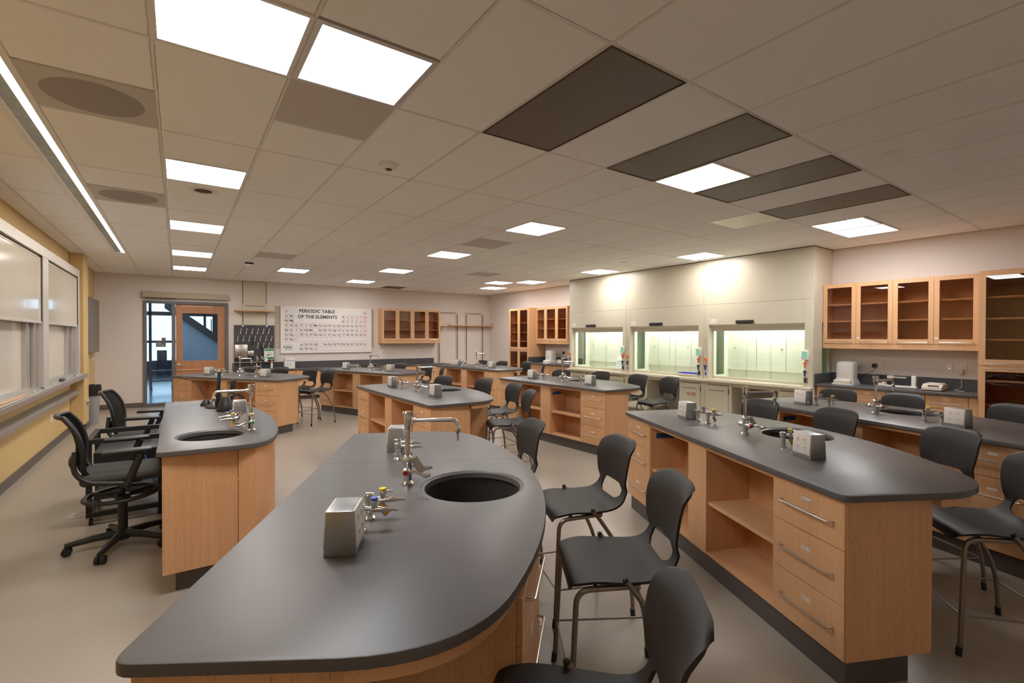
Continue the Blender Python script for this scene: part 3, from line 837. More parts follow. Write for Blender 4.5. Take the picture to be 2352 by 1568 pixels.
def make_stool():
    t = thing('lab_stool', 'x', 'stool')
    obj('seat_shell', stool_shell(), 'stool', t, 50)
    for s in (-1, 1):
        bm = B()
        pth = [(s * .232, .238, 0)] + fillet([(s * .231, .232, .045), (s * .216, .205, .592), (s * .206, -.060, .600)], .06, 7)
        tube(bm, pth, .0118, 10); lg = obj('leg', bm, 'tube', t, 50)
        bm = B(); tube(bm, [(s * .232, .2385, 0), (s * .2315, .2335, .046)], .0138, 12); obj('foot_cap', bm, 'rubber', lg)
        bm = B()
        c = [(s * .2315, .006, .632), (s * .226, -.02, .602), (s * .222, -.09, .505), (s * .228, -.165, .385), (s * .236, -.215, .255), (s * .242, -.236, .12), (s * .243, -.242, 0)]
        pth = [p[:3] for p in catmull(c, 26)]
        tube(bm, pth, .0118, 10); lg = obj('leg', bm, 'tube', t, 50)
        bm = B(); tube(bm, [(s * .243, -.242, 0), (s * .2422, -.2385, .046)], .0138, 12); obj('foot_cap', bm, 'rubber', lg)
        bm = B(); sphere(bm, (s * .2318, .008, .636), .0128, 10); obj('joint_cap', bm, 'rubber', lg)
    bm = B()
    for z in (.592,):
        tube(bm, [(-.21, .12, z), (.21, .12, z)], .009, 8); tube(bm, [(-.207, -.055, z), (.207, -.055, z)], .009, 8)
    obj('seat_rail', bm, 'tube', t, 50)
    bm = B(); r = .0052
    tube(bm, [(-.229, .225, .205), (.229, .225, .205)], r, 8); tube(bm, [(-.239, -.226, .205), (.239, -.226, .205)], r, 8)
    for s in (-1, 1): tube(bm, [(s * .229, .225, .205), (s * .239, -.226, .205)], r, 8)
    obj('footrest', bm, 'tube', t, 50)
    return t
P_st = make_stool()
STL = {
 'A': ['black stool at far end of the foreground bench, half hidden by it', 'black stool second from the far end of the foreground bench, seat in view', 'black stool in the middle foreground, between two others beside foreground bench', 'black stool cut off at the bottom edge of the photo, closest to camera'],
 'R': ['black stool behind the right foreground bench near its far power box', 'black stool behind the right foreground bench sink', 'black stool behind near end of right foreground bench, back upright', 'black stool at the right photo edge tucked at the right foreground bench end'],
 'Q': ['black stool behind far right bench in front of the fume hood post', 'black stool behind far right bench in front of the covered balance', 'black stool behind far right bench in front of the white electronic balance', 'black stool behind far right bench in front of the tall glass cabinet'],
 'M': ['black stool at far end of the middle bench behind its faucet', 'black stool second from the far end of the middle bench', 'black stool third along the middle bench, behind a nearer turned stool', 'black stool at near end of the middle bench, seen side-on'],
 'N': ['black stool at far end of the hood-facing bench, left of its faucet', 'black stool second along the hood-facing bench before far fume hood', 'black stool third along the hood-facing bench at its curved tip', 'black stool pulled out before the beige ACID cabinet at hood-facing bench'],
 'L': ['black stool behind rear left bench below the pegboard dispenser', 'black stool behind rear left bench below the green sign', 'black stool behind the rear left bench tip, left of another', 'black stool at the rear left bench tip with its legs in view'],
 'C': ['black stool behind rear centre bench near its left power box', 'black stool behind rear centre bench behind its right power box', 'black stool behind right end of rear centre bench, second from tip', 'black stool turned sideways at the tip of rear centre bench'],
 'K': ['black stool behind rear right bench near its left power box', 'black stool behind rear right bench behind its right power box', 'black stool at right tip of rear right bench before tall cabinet', 'black stool side-on between rear right bench and the side counter']}
# (s, t, turn) of the seat centre, turn = degrees off the straight facing direction
STP = {
 'A': [(2.40, 1.06, 14), (1.76, 1.50, 8), (.98, 1.46, -4), (.07, 1.04, -14)],
 'R': [(2.42, 1.20, 14), (1.80, 1.44, 6), (.93, 1.47, -6), (.29, 1.14, -22)],
 'Q': [(2.38, 1.24, 16), (1.80, 1.42, 8), (.93, 1.46, -6), (.40, 1.24, -18)],
 'M': [(2.36, 1.16, 16), (1.62, 1.43, 6), (.85, 1.40, -8), (.10, 1.05, -22)],
 'N': [(2.36, 1.20, 16), (1.66, 1.48, 6), (.90, 1.52, -6), (.28, 1.48, -14)],
 'K': [(2.30, 1.14, 10), (1.66, 1.30, 6), (1.10, 1.60, -6), (.20, 1.25, -40)],
 'C': [(2.36, 1.14, 16), (1.70, 1.43, 6), (.80, 1.35, -10), (.22, 1.12, -40)],
 'L': [(2.24, 1.18, 14), (1.62, 1.43, 6), (.82, 1.36, -8), (.24, 1.16, -16)]}
for k in 'RAQMNLCK':
    rz = -R(BENCH[k][1])
    for (s, t, turn), lab in zip(STP[k], STL[k]):
        # local +y of stool must face bench -x : rotate +90deg
        place(P_st, b2w(k, s, t), rz + PI / 2 + R(turn), lab, 'black plastic lab stools')

# ------------------------------------------------------------------ teacher bench (axis aligned)
def teacher_outline(ins=0.0):
    x0, ya, yb = -.117, 3.655, 6.375
    arc = []
    yc = 4.78
    for k in range(0, 25):
        y = 3.80 + (6.30 - 3.80) * k / 24
        w = 1 - ((y - 4.72) / 2.05) ** 2
        arc.append((.683 * (w ** .62 if y > 4.72 else (1 - ((4.72 - y) / 2.35) ** 2)), y))
    pts = [(x0 + .03, ya - .02), (.30, ya - .055), (.43, ya - .045), (.50, ya), (.553, ya + .09)] + arc[1:] + [(.26, yb), (x0, yb), (x0, ya + .01)]
    return offset_poly(pts, ins) if ins else pts
tt = thing('teacher_worktop', 'dark grey rounded teacher worktop with oval sink beside the whiteboards', 'lab worktop', (0, 0, 0))
bm = B(); slab_with_hole(bm, teacher_outline(), (.195, 4.10, .205), .882, TZ); obj('slab', bm, 'top', tt, 40)
bm = B(); box(bm, -.113, -.02, 6.09, 6.0925, TZ - .002, TZ + .0006); box(bm, -.022, -.0195, 6.09, 6.37, TZ - .002, TZ + .0006); obj('joint_line', bm, 'plate', tt, 0)
bm = B()
for k in range(8): box(bm, .03 + k * .018, .040 + k * .018, 5.93, 5.99, TZ - .001, TZ + .0012)
obj('cable_grommet', bm, 'kick', tt, 0)
tb = thing('teacher_bench_base', 'maple veneer teacher bench base with curved end panel and dark plinth', 'bench cabinet', (0, 0, 0))
o = [p for p in teacher_outline(.022)]
seam_x = .325
bm = B(); box(bm, -.087, seam_x - .001, 3.668, 3.692, .137, .882); obj('end_panel', bm, 'wood', tb, 0)
cv = [(seam_x + .001, 3.668 - .012)] + [p for p in o if p[0] > seam_x + .02 and p[1] < 6.2]
ci = offset_poly(cv + [(seam_x, 5.0)], .02)[:len(cv)]
bm = B(); n = len(cv)
a = [[bm.verts.new((x, y, z)) for x, y in cv] for z in (.137, .882)]; c = [[bm.verts.new((x, y, z)) for x, y in ci] for z in (.137, .882)]
for k in range(n - 1):
    bm.faces.new((a[0][k], a[0][k + 1], a[1][k + 1], a[1][k])); bm.faces.new((c[0][k], c[1][k], c[1][k + 1], c[0][k + 1]))
    bm.faces.new((a[0][k], c[0][k], c[0][k + 1], a[0][k + 1])); bm.faces.new((a[1][k], a[1][k + 1], c[1][k + 1], c[1][k]))
for k in (0, -1): bm.faces.new((a[0][k], a[1][k], c[1][k], c[0][k]))
obj('curved_panel', bm, 'wood', tb, 30)
bm = B(); box(bm, .02, .30, 3.693, 5.45, .137, .64); box(bm, .30, .318, 3.693, 6.15, .137, .64); box(bm, -.087, .25, 6.16, 6.18, .137, .882)
obj('carcass', bm, 'wood', tb, 0)
bm = B(); lathe(bm, [(.211, -.034), (.209, -.05), (.20, -.16), (.15, -.205), (.03, -.212), (0, -.212)], (.195, 4.10, TZ), 48, cap=False); lathe(bm, [(.221, -.034), (.215, -.17), (.16, -.222), (0, -.226)], (.195, 4.10, TZ), 48, cap=False)
obj('sink_bowl', bm, 'sink', tb, 40, recalc=False)
kp = [p for p in teacher_outline(.075) if p[0] > .3 and p[1] < 6.2]
bm = B(); prism(bm, [(-.02, 3.735)] + kp + [(.1, 6.15), (-.02, 6.15)], 0, .137); obj('plinth', bm, 'kick', tb, 0)
rzT = PI
f = dup(P_fau, (.452, 4.115, TF), rzT, 'chrome faucet with red and green index caps on teacher worktop')
for (x, y, pr, lab) in ((.40, 4.30, P_gasY, 'chrome yellow-capped gas post beside the teacher bench faucet'), (.40, 4.46, P_gasB, 'chrome blue-capped outlet post near power box on teacher worktop')):
    dup(pr, (x, y, TF), rzT + .1, lab)
dup(P_pow, (.445, 4.88, TF), rzT, 'box-shaped power outlet pedestal on the teacher worktop')

# ------------------------------------------------------------------ teacher bench equipment
t = thing('flat_monitor', 'black monitor seen nearly edge-on at the back of the teacher worktop', 'monitor', (.325, 5.66, TZ + .0015), R(-3.5))
bm = B(); mt = Matrix.Rotation(R(3), 4, 'Y')
box(bm, -.020, .012, -.20, .20, .045, .37, .006, 2, mat=mt); obj('screen_case', bm, 'black', t)
bm = B(); box(bm, -.0215, -.0195, -.19, .19, .06, .36, mat=mt); obj('screen', bm, 'screen', t, 0)
bm = B(); lathe(bm, [(.11, 0), (.11, .010), (.05, .05), (.035, .13), (.02, .16)], seg=24); obj('stand', bm, 'black', t)
t = thing('document_camera', 'black desktop camera with tilted head beside the monitor', 'document camera', (.37, 5.33, TZ + .0015), 0)
bm = B(); lathe(bm, [(.075, 0), (.078, .015), (.062, .06), (.045, .11), (.028, .135)], seg=24); obj('base', bm, 'black', t)
bm = B(); cyl(bm, (.02, .08, .10), (.05, .16, .17), .012); box(bm, .03, .07, .13, .19, .15, .29, .006, mat=Matrix.Rotation(R(6), 4, 'Y')); obj('head', bm, 'black', t)
t = thing('gooseneck_microphone', 'thin black gooseneck microphone rising from the teacher worktop', 'microphone', (.235, 5.86, TZ + .0015), 0)
bm = B(); lathe(bm, [(.055, 0), (.055, .012), (.03, .05), (.012, .065)], seg=20); obj('base', bm, 'black', t)
bm = B(); tube(bm, fillet([(0, 0, .06), (-.04, .02, .16), (-.085, .04, .245), (-.17, .09, .275)], .06, 6), .0035, 8); obj('gooseneck', bm, 'black', t)
bm = B(); tube(bm, [(-.17, .09, .275), (-.205, .11, .283)], [.007, .006], 10); obj('capsule', bm, 'black', t)
bm = B(); random.seed(3)
for k in range(9):
    c = Vector((.02 * random.uniform(-1, 1), .03 * random.uniform(-1, 1), .062)); rr = random.uniform(.045, .062)
    ax = Matrix.Rotation(random.uniform(-.7, .7), 3, 'Y') @ Matrix.Rotation(random.uniform(-.4, .4), 3, 'Z') @ Matrix.Rotation(PI / 2 + random.uniform(-.4, .4), 3, 'X')
    tube(bm, [c + ax @ Vector((rr * math.cos(q * PI / 10), rr * math.sin(q * PI / 10), 0)) for q in range(20)], .0033, 6, closed=True)
mz = min(v.co.z for v in bm.verts)
for v in bm.verts: v.co.z -= mz
tag(obj('cable_bundle', bm, 'black', None, 50, (.50, 5.72, TZ + .0015)), 'coiled bundle of black cables standing behind the monitor', 'cables')

# task chairs facing +x
def rbox(bm, x0, x1, y0, y1, z0, z1, r, seg=4, mat=None): return box(bm, x0, x1, y0, y1, z0, z1, r, seg, mat)
def make_task():
    t = thing('task_chair', 'x', 'office chair')
    bm = B()                                         # seat: domed cushion
    N = 14
    top = []
    for i in range(N + 1):
        for j in range(N + 1):
            pass
    rbox(bm, -.24, .25, -.245, .245, .545, .615, .034, 5)
    for v in bm.verts:
        if v.co.z > .58: v.co.z += .018 * (1 - (v.co.y / .26) ** 2) - (.02 * max(0, v.co.x - .12) / .13)
    obj('seat_cushion', bm, 'fabric', t, 60)
    # back: mesh panel inside an outlined frame
    K = [(-.235, .60, .16), (-.262, .66, .185), (-.262, .74, .205), (-.268, .82, .215), (-.285, .90, .215), (-.315, .97, .205), (-.352, 1.025, .185), (-.372, 1.045, .165)]
    rows = catmull(K, 24); bm = B(); NC = 12; G = []
    for x, z, w in rows:
        G.append([bm.verts.new((x + .045 * (abs(c) ** 2), w * c, z)) for c in [-1 + 2 * k / NC for k in range(NC + 1)]])
    for a, b in zip(G, G[1:]):
        for k in range(NC): bm.faces.new((a[k], a[k + 1], b[k + 1], b[k]))
    edge = [v.co.copy() for v in [r[0] for r in G]] + [v.co.copy() for v in G[-1][1:]] + [v.co.copy() for v in [r[-1] for r in reversed(G[:-1])]]
    bmesh.ops.solidify(bm, geom=bm.faces[:], thickness=.006)
    obj('back_mesh', bm, 'fabric', t, 60)
    bm = B(); tube(bm, edge, .0165, 8); obj('back_frame', bm, 'black', t, 60)
    bm = B(); sphere(bm, (-.285, 0, .70), .05, 14, (.5, 2.2, 1)); obj('lumbar_pad', bm, 'black', t, 60)
    for s in (-1, 1):
        bm = B(); tube(bm, fillet([(-.262, s * .185, .80), (-.272, s * .215, .66), (-.20, s * .235, .575), (.05, s * .25, .535)], .06, 5), .017, 8)
        obj('back_arm', bm, 'black', t, 60)
        bm = B(); tube(bm, fillet([(.02, s * .262, .515), (.06, s * .268, .62), (.115, s * .270, .765)], .05, 4), [.024] * 5 + [.026] * 5 + [.03] * 2 if False else .025, 10)
        ar = obj('arm_post', bm, 'black', t, 60)
        bm = B(); rbox(bm, -.12, .18, s * .272 - .045, s * .272 + .045, .770, .797, .012, 3); obj('arm_pad', bm, 'black', ar, 60)
    bm = B(); rbox(bm, -.12, .12, -.10, .10, .50, .545, .012, 2); tube(bm, [(.03, -.10, .52), (.03, -.27, .512)], .02, 10); tube(bm, [(.03, .10, .52), (.03, .27, .512)], .02, 10); cyl(bm, (0, 0, .36), (0, 0, .51), .018, 16); cyl(bm, (0, 0, .10), (0, 0, .375), .031, 20); lathe(bm, [(.032, .36), (.05, .37), (.05, .40), (.03, .41)], seg=20)
    obj('gas_lift', bm, 'black', t, 50)
    bm = B()
    ring = [(.225 * math.cos(2 * PI * k / 40), .225 * math.sin(2 * PI * k / 40), .405 + .012 * math.cos(2 * PI * k / 40)) for k in range(40)]
    tube(bm, ring, .021, 10, closed=True)
    for v in bm.verts: v.co.z = .405 + (v.co.z - .405) * .75
    for k in range(3):
        a = 2 * PI * k / 3 + .5
        tube(bm, [(.03 * math.cos(a), .03 * math.sin(a), .385), (.215 * math.cos(a), .215 * math.sin(a), .405)], .016, 8)
    obj('foot_ring', bm, 'black', t, 60)
    bm = B(); lathe(bm, [(.0, .055), (.045, .055), (.055, .085), (.05, .125), (.034, .135)], seg=22)
    for k in range(5):
        a = 2 * PI * k / 5 + .55; d = Vector((math.cos(a), math.sin(a), 0))
        tube(bm, [d * .03 + Vector((0, 0, .10)), d * .18 + Vector((0, 0, .092)), d * .335 + Vector((0, 0, .072))], [.032, .026, .019], 10)
    obj('star_base', bm, 'black', t, 50)
    for k in range(5):
        a = 2 * PI * k / 5 + .55; d = Vector((math.cos(a), math.sin(a), 0)); p = Vector((-d.y, d.x, 0)); c = d * .325
        bm = B()
        for s in (-1, 1):
            ct = c + p * s * .018 + Vector((0, 0, .030)); cyl(bm, ct - p * .011, ct + p * .011, .030, 18)
        cyl(bm, c + Vector((0, 0, .03)), c + Vector((0, 0, .075)), .010, 10)
        obj('caster', bm, 'rubber', t, 40)
    return t
P_tk = make_task()
place(P_tk, (-.36, 4.78, 0), R(4), 'black task chair with foot ring in front of the bench end, nearest', 'black task chairs')
dup(P_tk, (-.30, 6.50, 0), R(-8), 'black task chair farther back, partly behind the teacher bench')

# equipment rack beside the chairs
t = thing('equipment_rack', 'low black open equipment rack standing behind the nearer task chair', 'rack', (-.385, 5.72, 0), 0)
bm = B()
for x in (-.25, .25):
    for y in (-.28, .28):
        box(bm, x - .022, x + .022, y - .003, y + .003, .07, .735); box(bm, x - .003 if x < 0 else x - .003, x + .003, y - .02, y + .02, .07, .735)
for z in (.07, .70):
    for y in (-.28, .28): box(bm, -.27, .27, y - .022, y + .022, z, z + .04)
    for x in (-.25, .25): box(bm, x - .022, x + .022, -.28, .28, z, z + .04)
obj('frame', bm, 'black', t, 0)
bm = B()
for x in (-.25, .25):
    for k in range(14): box(bm, x - .004, x + .004, -.2838, -.283, .14 + k * .04, .147 + k * .04)
obj('mounting_holes', bm, 'plate', t, 0)
for za, zb in ((.50, .61), (.20, .26)):
    bm = B(); box(bm, -.225, .225, -.24, .24, za, zb, .004); obj('rack_unit', bm, 'black', t, 0)
bm = B(); text(bm, 'AVECO', .045, TM((.08, -.2835, .72), (1, 0, 0)), bold=.01); obj('lettering', bm, 'plate', t, 0)
for x in (-.24, .24):
    for y in (-.27, .27):
        bm = B(); cyl(bm, (x - .012, y, .028), (x + .012, y, .028), .028, 16); cyl(bm, (x, y, .03), (x, y, .08), .009, 8); obj('caster', bm, 'rubber', t, 40)
bm = B(); tube(bm, fillet([(.12, -.26, .60), (.16, -.30, .46), (.20, -.285, .30), (.22, -.26, .24)], .06, 5), .006, 8); obj('blue_cable', bm, 'inkblue', t, 40)
bm = B(); random.seed(5); N = 9; G = []
for i in range(N):
    G.append([bm.verts.new((-.12 + .24 * i / (N - 1) + random.uniform(-.01, .01), -.07 + .14 * j / (N - 1) + random.uniform(-.01, .01), .004 + random.uniform(0, .035) * (1 if 0 < i < N - 1 and 0 < j < N - 1 else .1))) for j in range(N)])
for i in range(N - 1):
    for j in range(N - 1): bm.faces.new((G[i][j], G[i][j + 1], G[i + 1][j + 1], G[i + 1][j]))
tag(obj('plastic_wrap', bm, 'film', None, 0, (-.69, 5.80, 0)), 'crumpled clear plastic wrap on the floor beside the rack', 'plastic wrap')

# ------------------------------------------------------------------ cabinetry along the walls (local: x along, front faces -y, back at +depth)
def glass_cabinet(name, label, loc, rz, w, d, z0, z1, doors, shelves, split=None, skirt=0.0, low=None, stile=.058, group='glass-door wall cabinets', stickers=()):
    """doors: list of (x0,x1,hinge); split: z where lower doors start (tall cabinet)"""
    t = thing(name, label, 'glass cabinet', loc, rz, group)
    th = .019; bm = B()
    zb = z0
    box(bm, 0, th, .022, d, zb, z1); box(bm, w - th, w, .022, d, zb, z1); box(bm, th, w - th, .022, d, z1 - th, z1); box(bm, th, w - th, .022, d, zb + skirt, zb + skirt + th)
    box(bm, th, w - th, d - .010, d, zb, z1)
    if skirt: box(bm, 0, w, .004, .022, zb, zb + skirt - .004)
    if split: box(bm, th, w - th, .022, d, split - .02, split + .005)
    for k in range(0, len(doors)):
        pass
    xs = sorted({round(x, 4) for a in doors for x in a[:2]})
    if len(doors) > 2:
        for a, b in list(zip(doors, doors[1:]))[1::2]: box(bm, a[1] - th / 2 if False else (a[1] + b[0]) / 2 - th / 2, (a[1] + b[0]) / 2 + th / 2, .03, d, zb + skirt, z1)
    obj('carcass', bm, 'wood', t, 0)
    bays = [(th, w - th)] if len(doors) <= 2 else None
    if bays is None:
        cuts = [th] + [(a[1] + b[0]) / 2 for a, b in list(zip(doors, doors[1:]))[1::2]] + [w - th]; bays = list(zip(cuts, cuts[1:]))
    for zs in shelves:
        for a, b in bays:
            bm = B(); box(bm, a + (th / 2 if a > th else 0), b - (th / 2 if b < w - th else 0), .045, d - .012, zs - .011, zs + .011, .001, 1); obj('shelf', bm, 'woodx', t, 0)
    levels = [(zb + skirt + .002, z1 - .002)] if not split else [(split + .003, z1 - .002), (zb + skirt + .10 if low is None else low, split - .003)]
    for li, (za, zt) in enumerate(levels):
        for di, (x0, x1) in enumerate([q[:2] for q in doors]):
            bm = B(); g = .0015
            box(bm, x0 + g, x0 + stile, 0, .020, za, zt); box(bm, x1 - stile, x1 - g, 0, .020, za, zt); box(bm, x0 + stile, x1 - stile, 0, .020, za, za + stile + .01); box(bm, x0 + stile, x1 - stile, 0, .020, zt - stile, zt)
            dr = obj('door', bm, 'wood', t, 0)
            bm = B(); box(bm, x0 + stile, x1 - stile, .009, .012, za + stile + .01, zt - stile); obj('glass_pane', bm, 'glassbrown', dr, 0)
            bm = B(); zc = za + .026 if li == 0 else zt - .026
            handle_bar(bm, (x0 + stile * .9, 0, zc), (x1 - stile * .9, 0, zc), (0, -.028, 0), .0045); obj('handle', bm, 'steel', dr)
            if li == 0 and di in stickers:
                bm = B(); box(bm, x0 + .008, x0 + stile - .006, -.0008, .0005, za + .073, za + .093); obj('label_sticker', bm, 'plate', dr, 0)
    if split is not None:
        bm = B(); box(bm, .02, w - .02, .06, d, 0, zb + (.10 if low is None else low - zb) - .002); obj('plinth', bm, 'kick', t, 0)
    return t

# right wall, near the camera
glass_cabinet('glass_cabinet', 'wide maple wall cabinet with four glass doors above the balance counter', (8.37, 3.395, 0), -PI / 2, 1.80, .35, 1.458, 2.452, [(0.0, .447), (.447, .899), (.899, 1.352), (1.352, 1.80)], [1.873, 2.132], skirt=.075, stickers=(1, 3))
glass_cabinet('tall_glass_cabinet', 'tall maple cabinet with glass doors at the right photo edge', (8.10, 1.552, 0), -PI / 2, 1.10, .62, 0, 2.448, [(0.0, .55), (.55, 1.10)], [.45, .80, 1.10, 1.60, 1.86, 2.12], split=1.283, low=.10, stile=.066, group='tall glass-door cabinets')
# right wall, far corner
glass_cabinet('glass_cabinet', 'smaller maple wall cabinet with three glass doors near the far corner', (8.37, 10.797, 0), -PI / 2, 1.335, .35, 1.441, 2.448, [(0.0, .420), (.420, .89), (.89, 1.335)], [1.85, 2.115], skirt=.075, stickers=(1,))
glass_cabinet('tall_glass_cabinet', 'tall maple cabinet with narrow glass doors in the far right corner', (8.10, 11.755, 0), -PI / 2, .955, .62, 0, 2.455, [(0.0, .478), (.478, .955)], [.45, .80, 1.50, 1.76, 2.03], split=1.265, low=.10, group='tall glass-door cabinets')
# back wall
glass_cabinet('glass_cabinet', 'maple wall cabinet with four glass doors right of the periodic table', (4.84, YB - .352, 0), 0, 1.862, .352, 1.437, 2.450, [(0.0, .468), (.468, .939), (.939, 1.41), (1.41, 1.862)], [1.834, 2.124], skirt=.075, stickers=(1, 3))

def base_run(label, loc, rz, w, d, zt, units, group='maple base cabinets', lower=True):
    """row of base cabinets: each unit a thing of its own"""
    res = []
    c, s = math.cos(rz), math.sin(rz)
    for i, (x0, x1, kind) in enumerate(units):
        lx = (loc[0] + c * x0, loc[1] + s * x0, 0)
        t = thing('base_cabinet', label[i], 'base cabinet', lx, rz, group)
        ww = x1 - x0
        bm = B(); box(bm, 0, ww, .022, d, .10, zt); obj('carcass', bm, 'wood', t, 0)
        bm = B(); box(bm, .0, ww, .07, d, 0, .10); obj('plinth', bm, 'kick', t, 0)
        if kind == 'd':
            drawer(t, 'drawer', .003, ww - .003, 0, .0215, zt - .175, zt - .008, 'y', -1, hz=zt - .105)
            bm = B(); box(bm, .003, ww - .003, 0, .0215, .105, zt - .181, .0015, 1); dr = obj('door', bm, 'wood', t, 0)
            bm = B(); handle_bar(bm, (ww * .3, 0, zt - .25), (ww * .7, 0, zt - .25), (0, -.03, 0)); obj('handle', bm, 'steel', dr)
        elif kind == '3':
            h = (zt - .11) / 3
            for k in range(3): drawer(t, 'drawer', .003, ww - .003, 0, .0215, .105 + k * h, .105 + (k + 1) * h - .005, 'y', -1)
        else:
            bm = B(); box(bm, 0, ww, 0, .0215, .10, zt); obj('filler_panel', bm, 'wood', t, 0)
        res.append(t)
    return res
base_run(['maple base cabinet under the covered balance, half behind a stool', 'maple base cabinet with labelled drawer below the triple beam balance', 'maple base cabinet with labelled drawer below the electronic balance', 'maple base cabinet beside the tall right cabinet, mostly behind a stool', 'narrow maple filler strip against the tall right cabinet'],
         (8.13, 3.385, 0), -PI / 2, 1.83, .57, .878, [(0, .445, 'd'), (.447, .888, 'd'), (.89, 1.315, 'd'), (1.317, 1.745, 'd'), (1.747, 1.825, 'f')])
base_run(['maple base cabinet at far side counter next to the tall cabinet', 'maple base cabinet at far side counter under the bagged balance', 'maple base cabinet at far side counter under the white scale', 'narrow maple base cabinet at far side counter against the fume hood'],
         (8.13, 10.79, 0), -PI / 2, 1.75, .57, .878, [(0, .44, 'd'), (.442, .89, 'd'), (.892, 1.34, 'd'), (1.342, 1.735, 'd')])
def counter(label, x0, x1, y0, y1, zt, back, side=None, hgt=.155):
    t = thing('lab_counter', label, 'counter', (x0, y0, 0), 0, 'dark grey wall counters')
    bm = B(); box(bm, 0, x1 - x0, 0, y1 - y0, zt - .032, zt, .004, 2); obj('slab', bm, 'top', t, 40)
    bm = B()
    W, D = x1 - x0, y1 - y0
    if back == 'x': box(bm, W - .02, W, 0, D, zt, zt + hgt, .003, 1)
    else: box(bm, 0, W, D - .02, D, zt, zt + hgt, .003, 1)
    if side:
        for (a, b) in side:
            if back == 'x': box(bm, .0, W - .02, a, b, zt, zt + hgt, .003, 1)
            else: box(bm, a, b, 0, D - .02, zt, zt + hgt, .003, 1)
    obj('backsplash', bm, 'splash', t, 40)
    return t
counter('dark grey counter with the balances along the right wall', 8.08, 8.718, 1.556, 3.398, .91, 'x', [(1.822, 1.842)])
counter('dark grey side counter in far corner left of the fume hoods', 8.08, 8.718, 9.05, 10.796, .91, 'x', [(1.726, 1.746)])
counter('long low dark grey counter along the back wall under the chart', 1.11, 6.64, YB - .60, YB - .001, .80, 'y', [(0, .02)], .165)
bm = B(); box(bm, 6.64, 6.95, YB - .60, YB - .001, .768, .80, .004, 2)
tag(obj('counter_extension', bm, 'top', None, 40), 'short counter end without backsplash beside the wall uprights', 'counter')
base_run(['maple base cabinet under the back sink by the door', 'maple base cabinet under white carton on the back counter', 'maple base cabinet under left part of the chart', 'maple base cabinet under middle of the periodic chart', 'maple base cabinet under right part of the chart',
          'maple base cabinet under left half of the back glass cabinet', 'maple base cabinet under right half of the back glass cabinet', 'maple base cabinet at right end of the back counter'],
         (1.13, YB - .57, 0), 0, 5.5, .55, .766, [(.68 * k, .68 * k + .678, 'd') for k in range(8)])

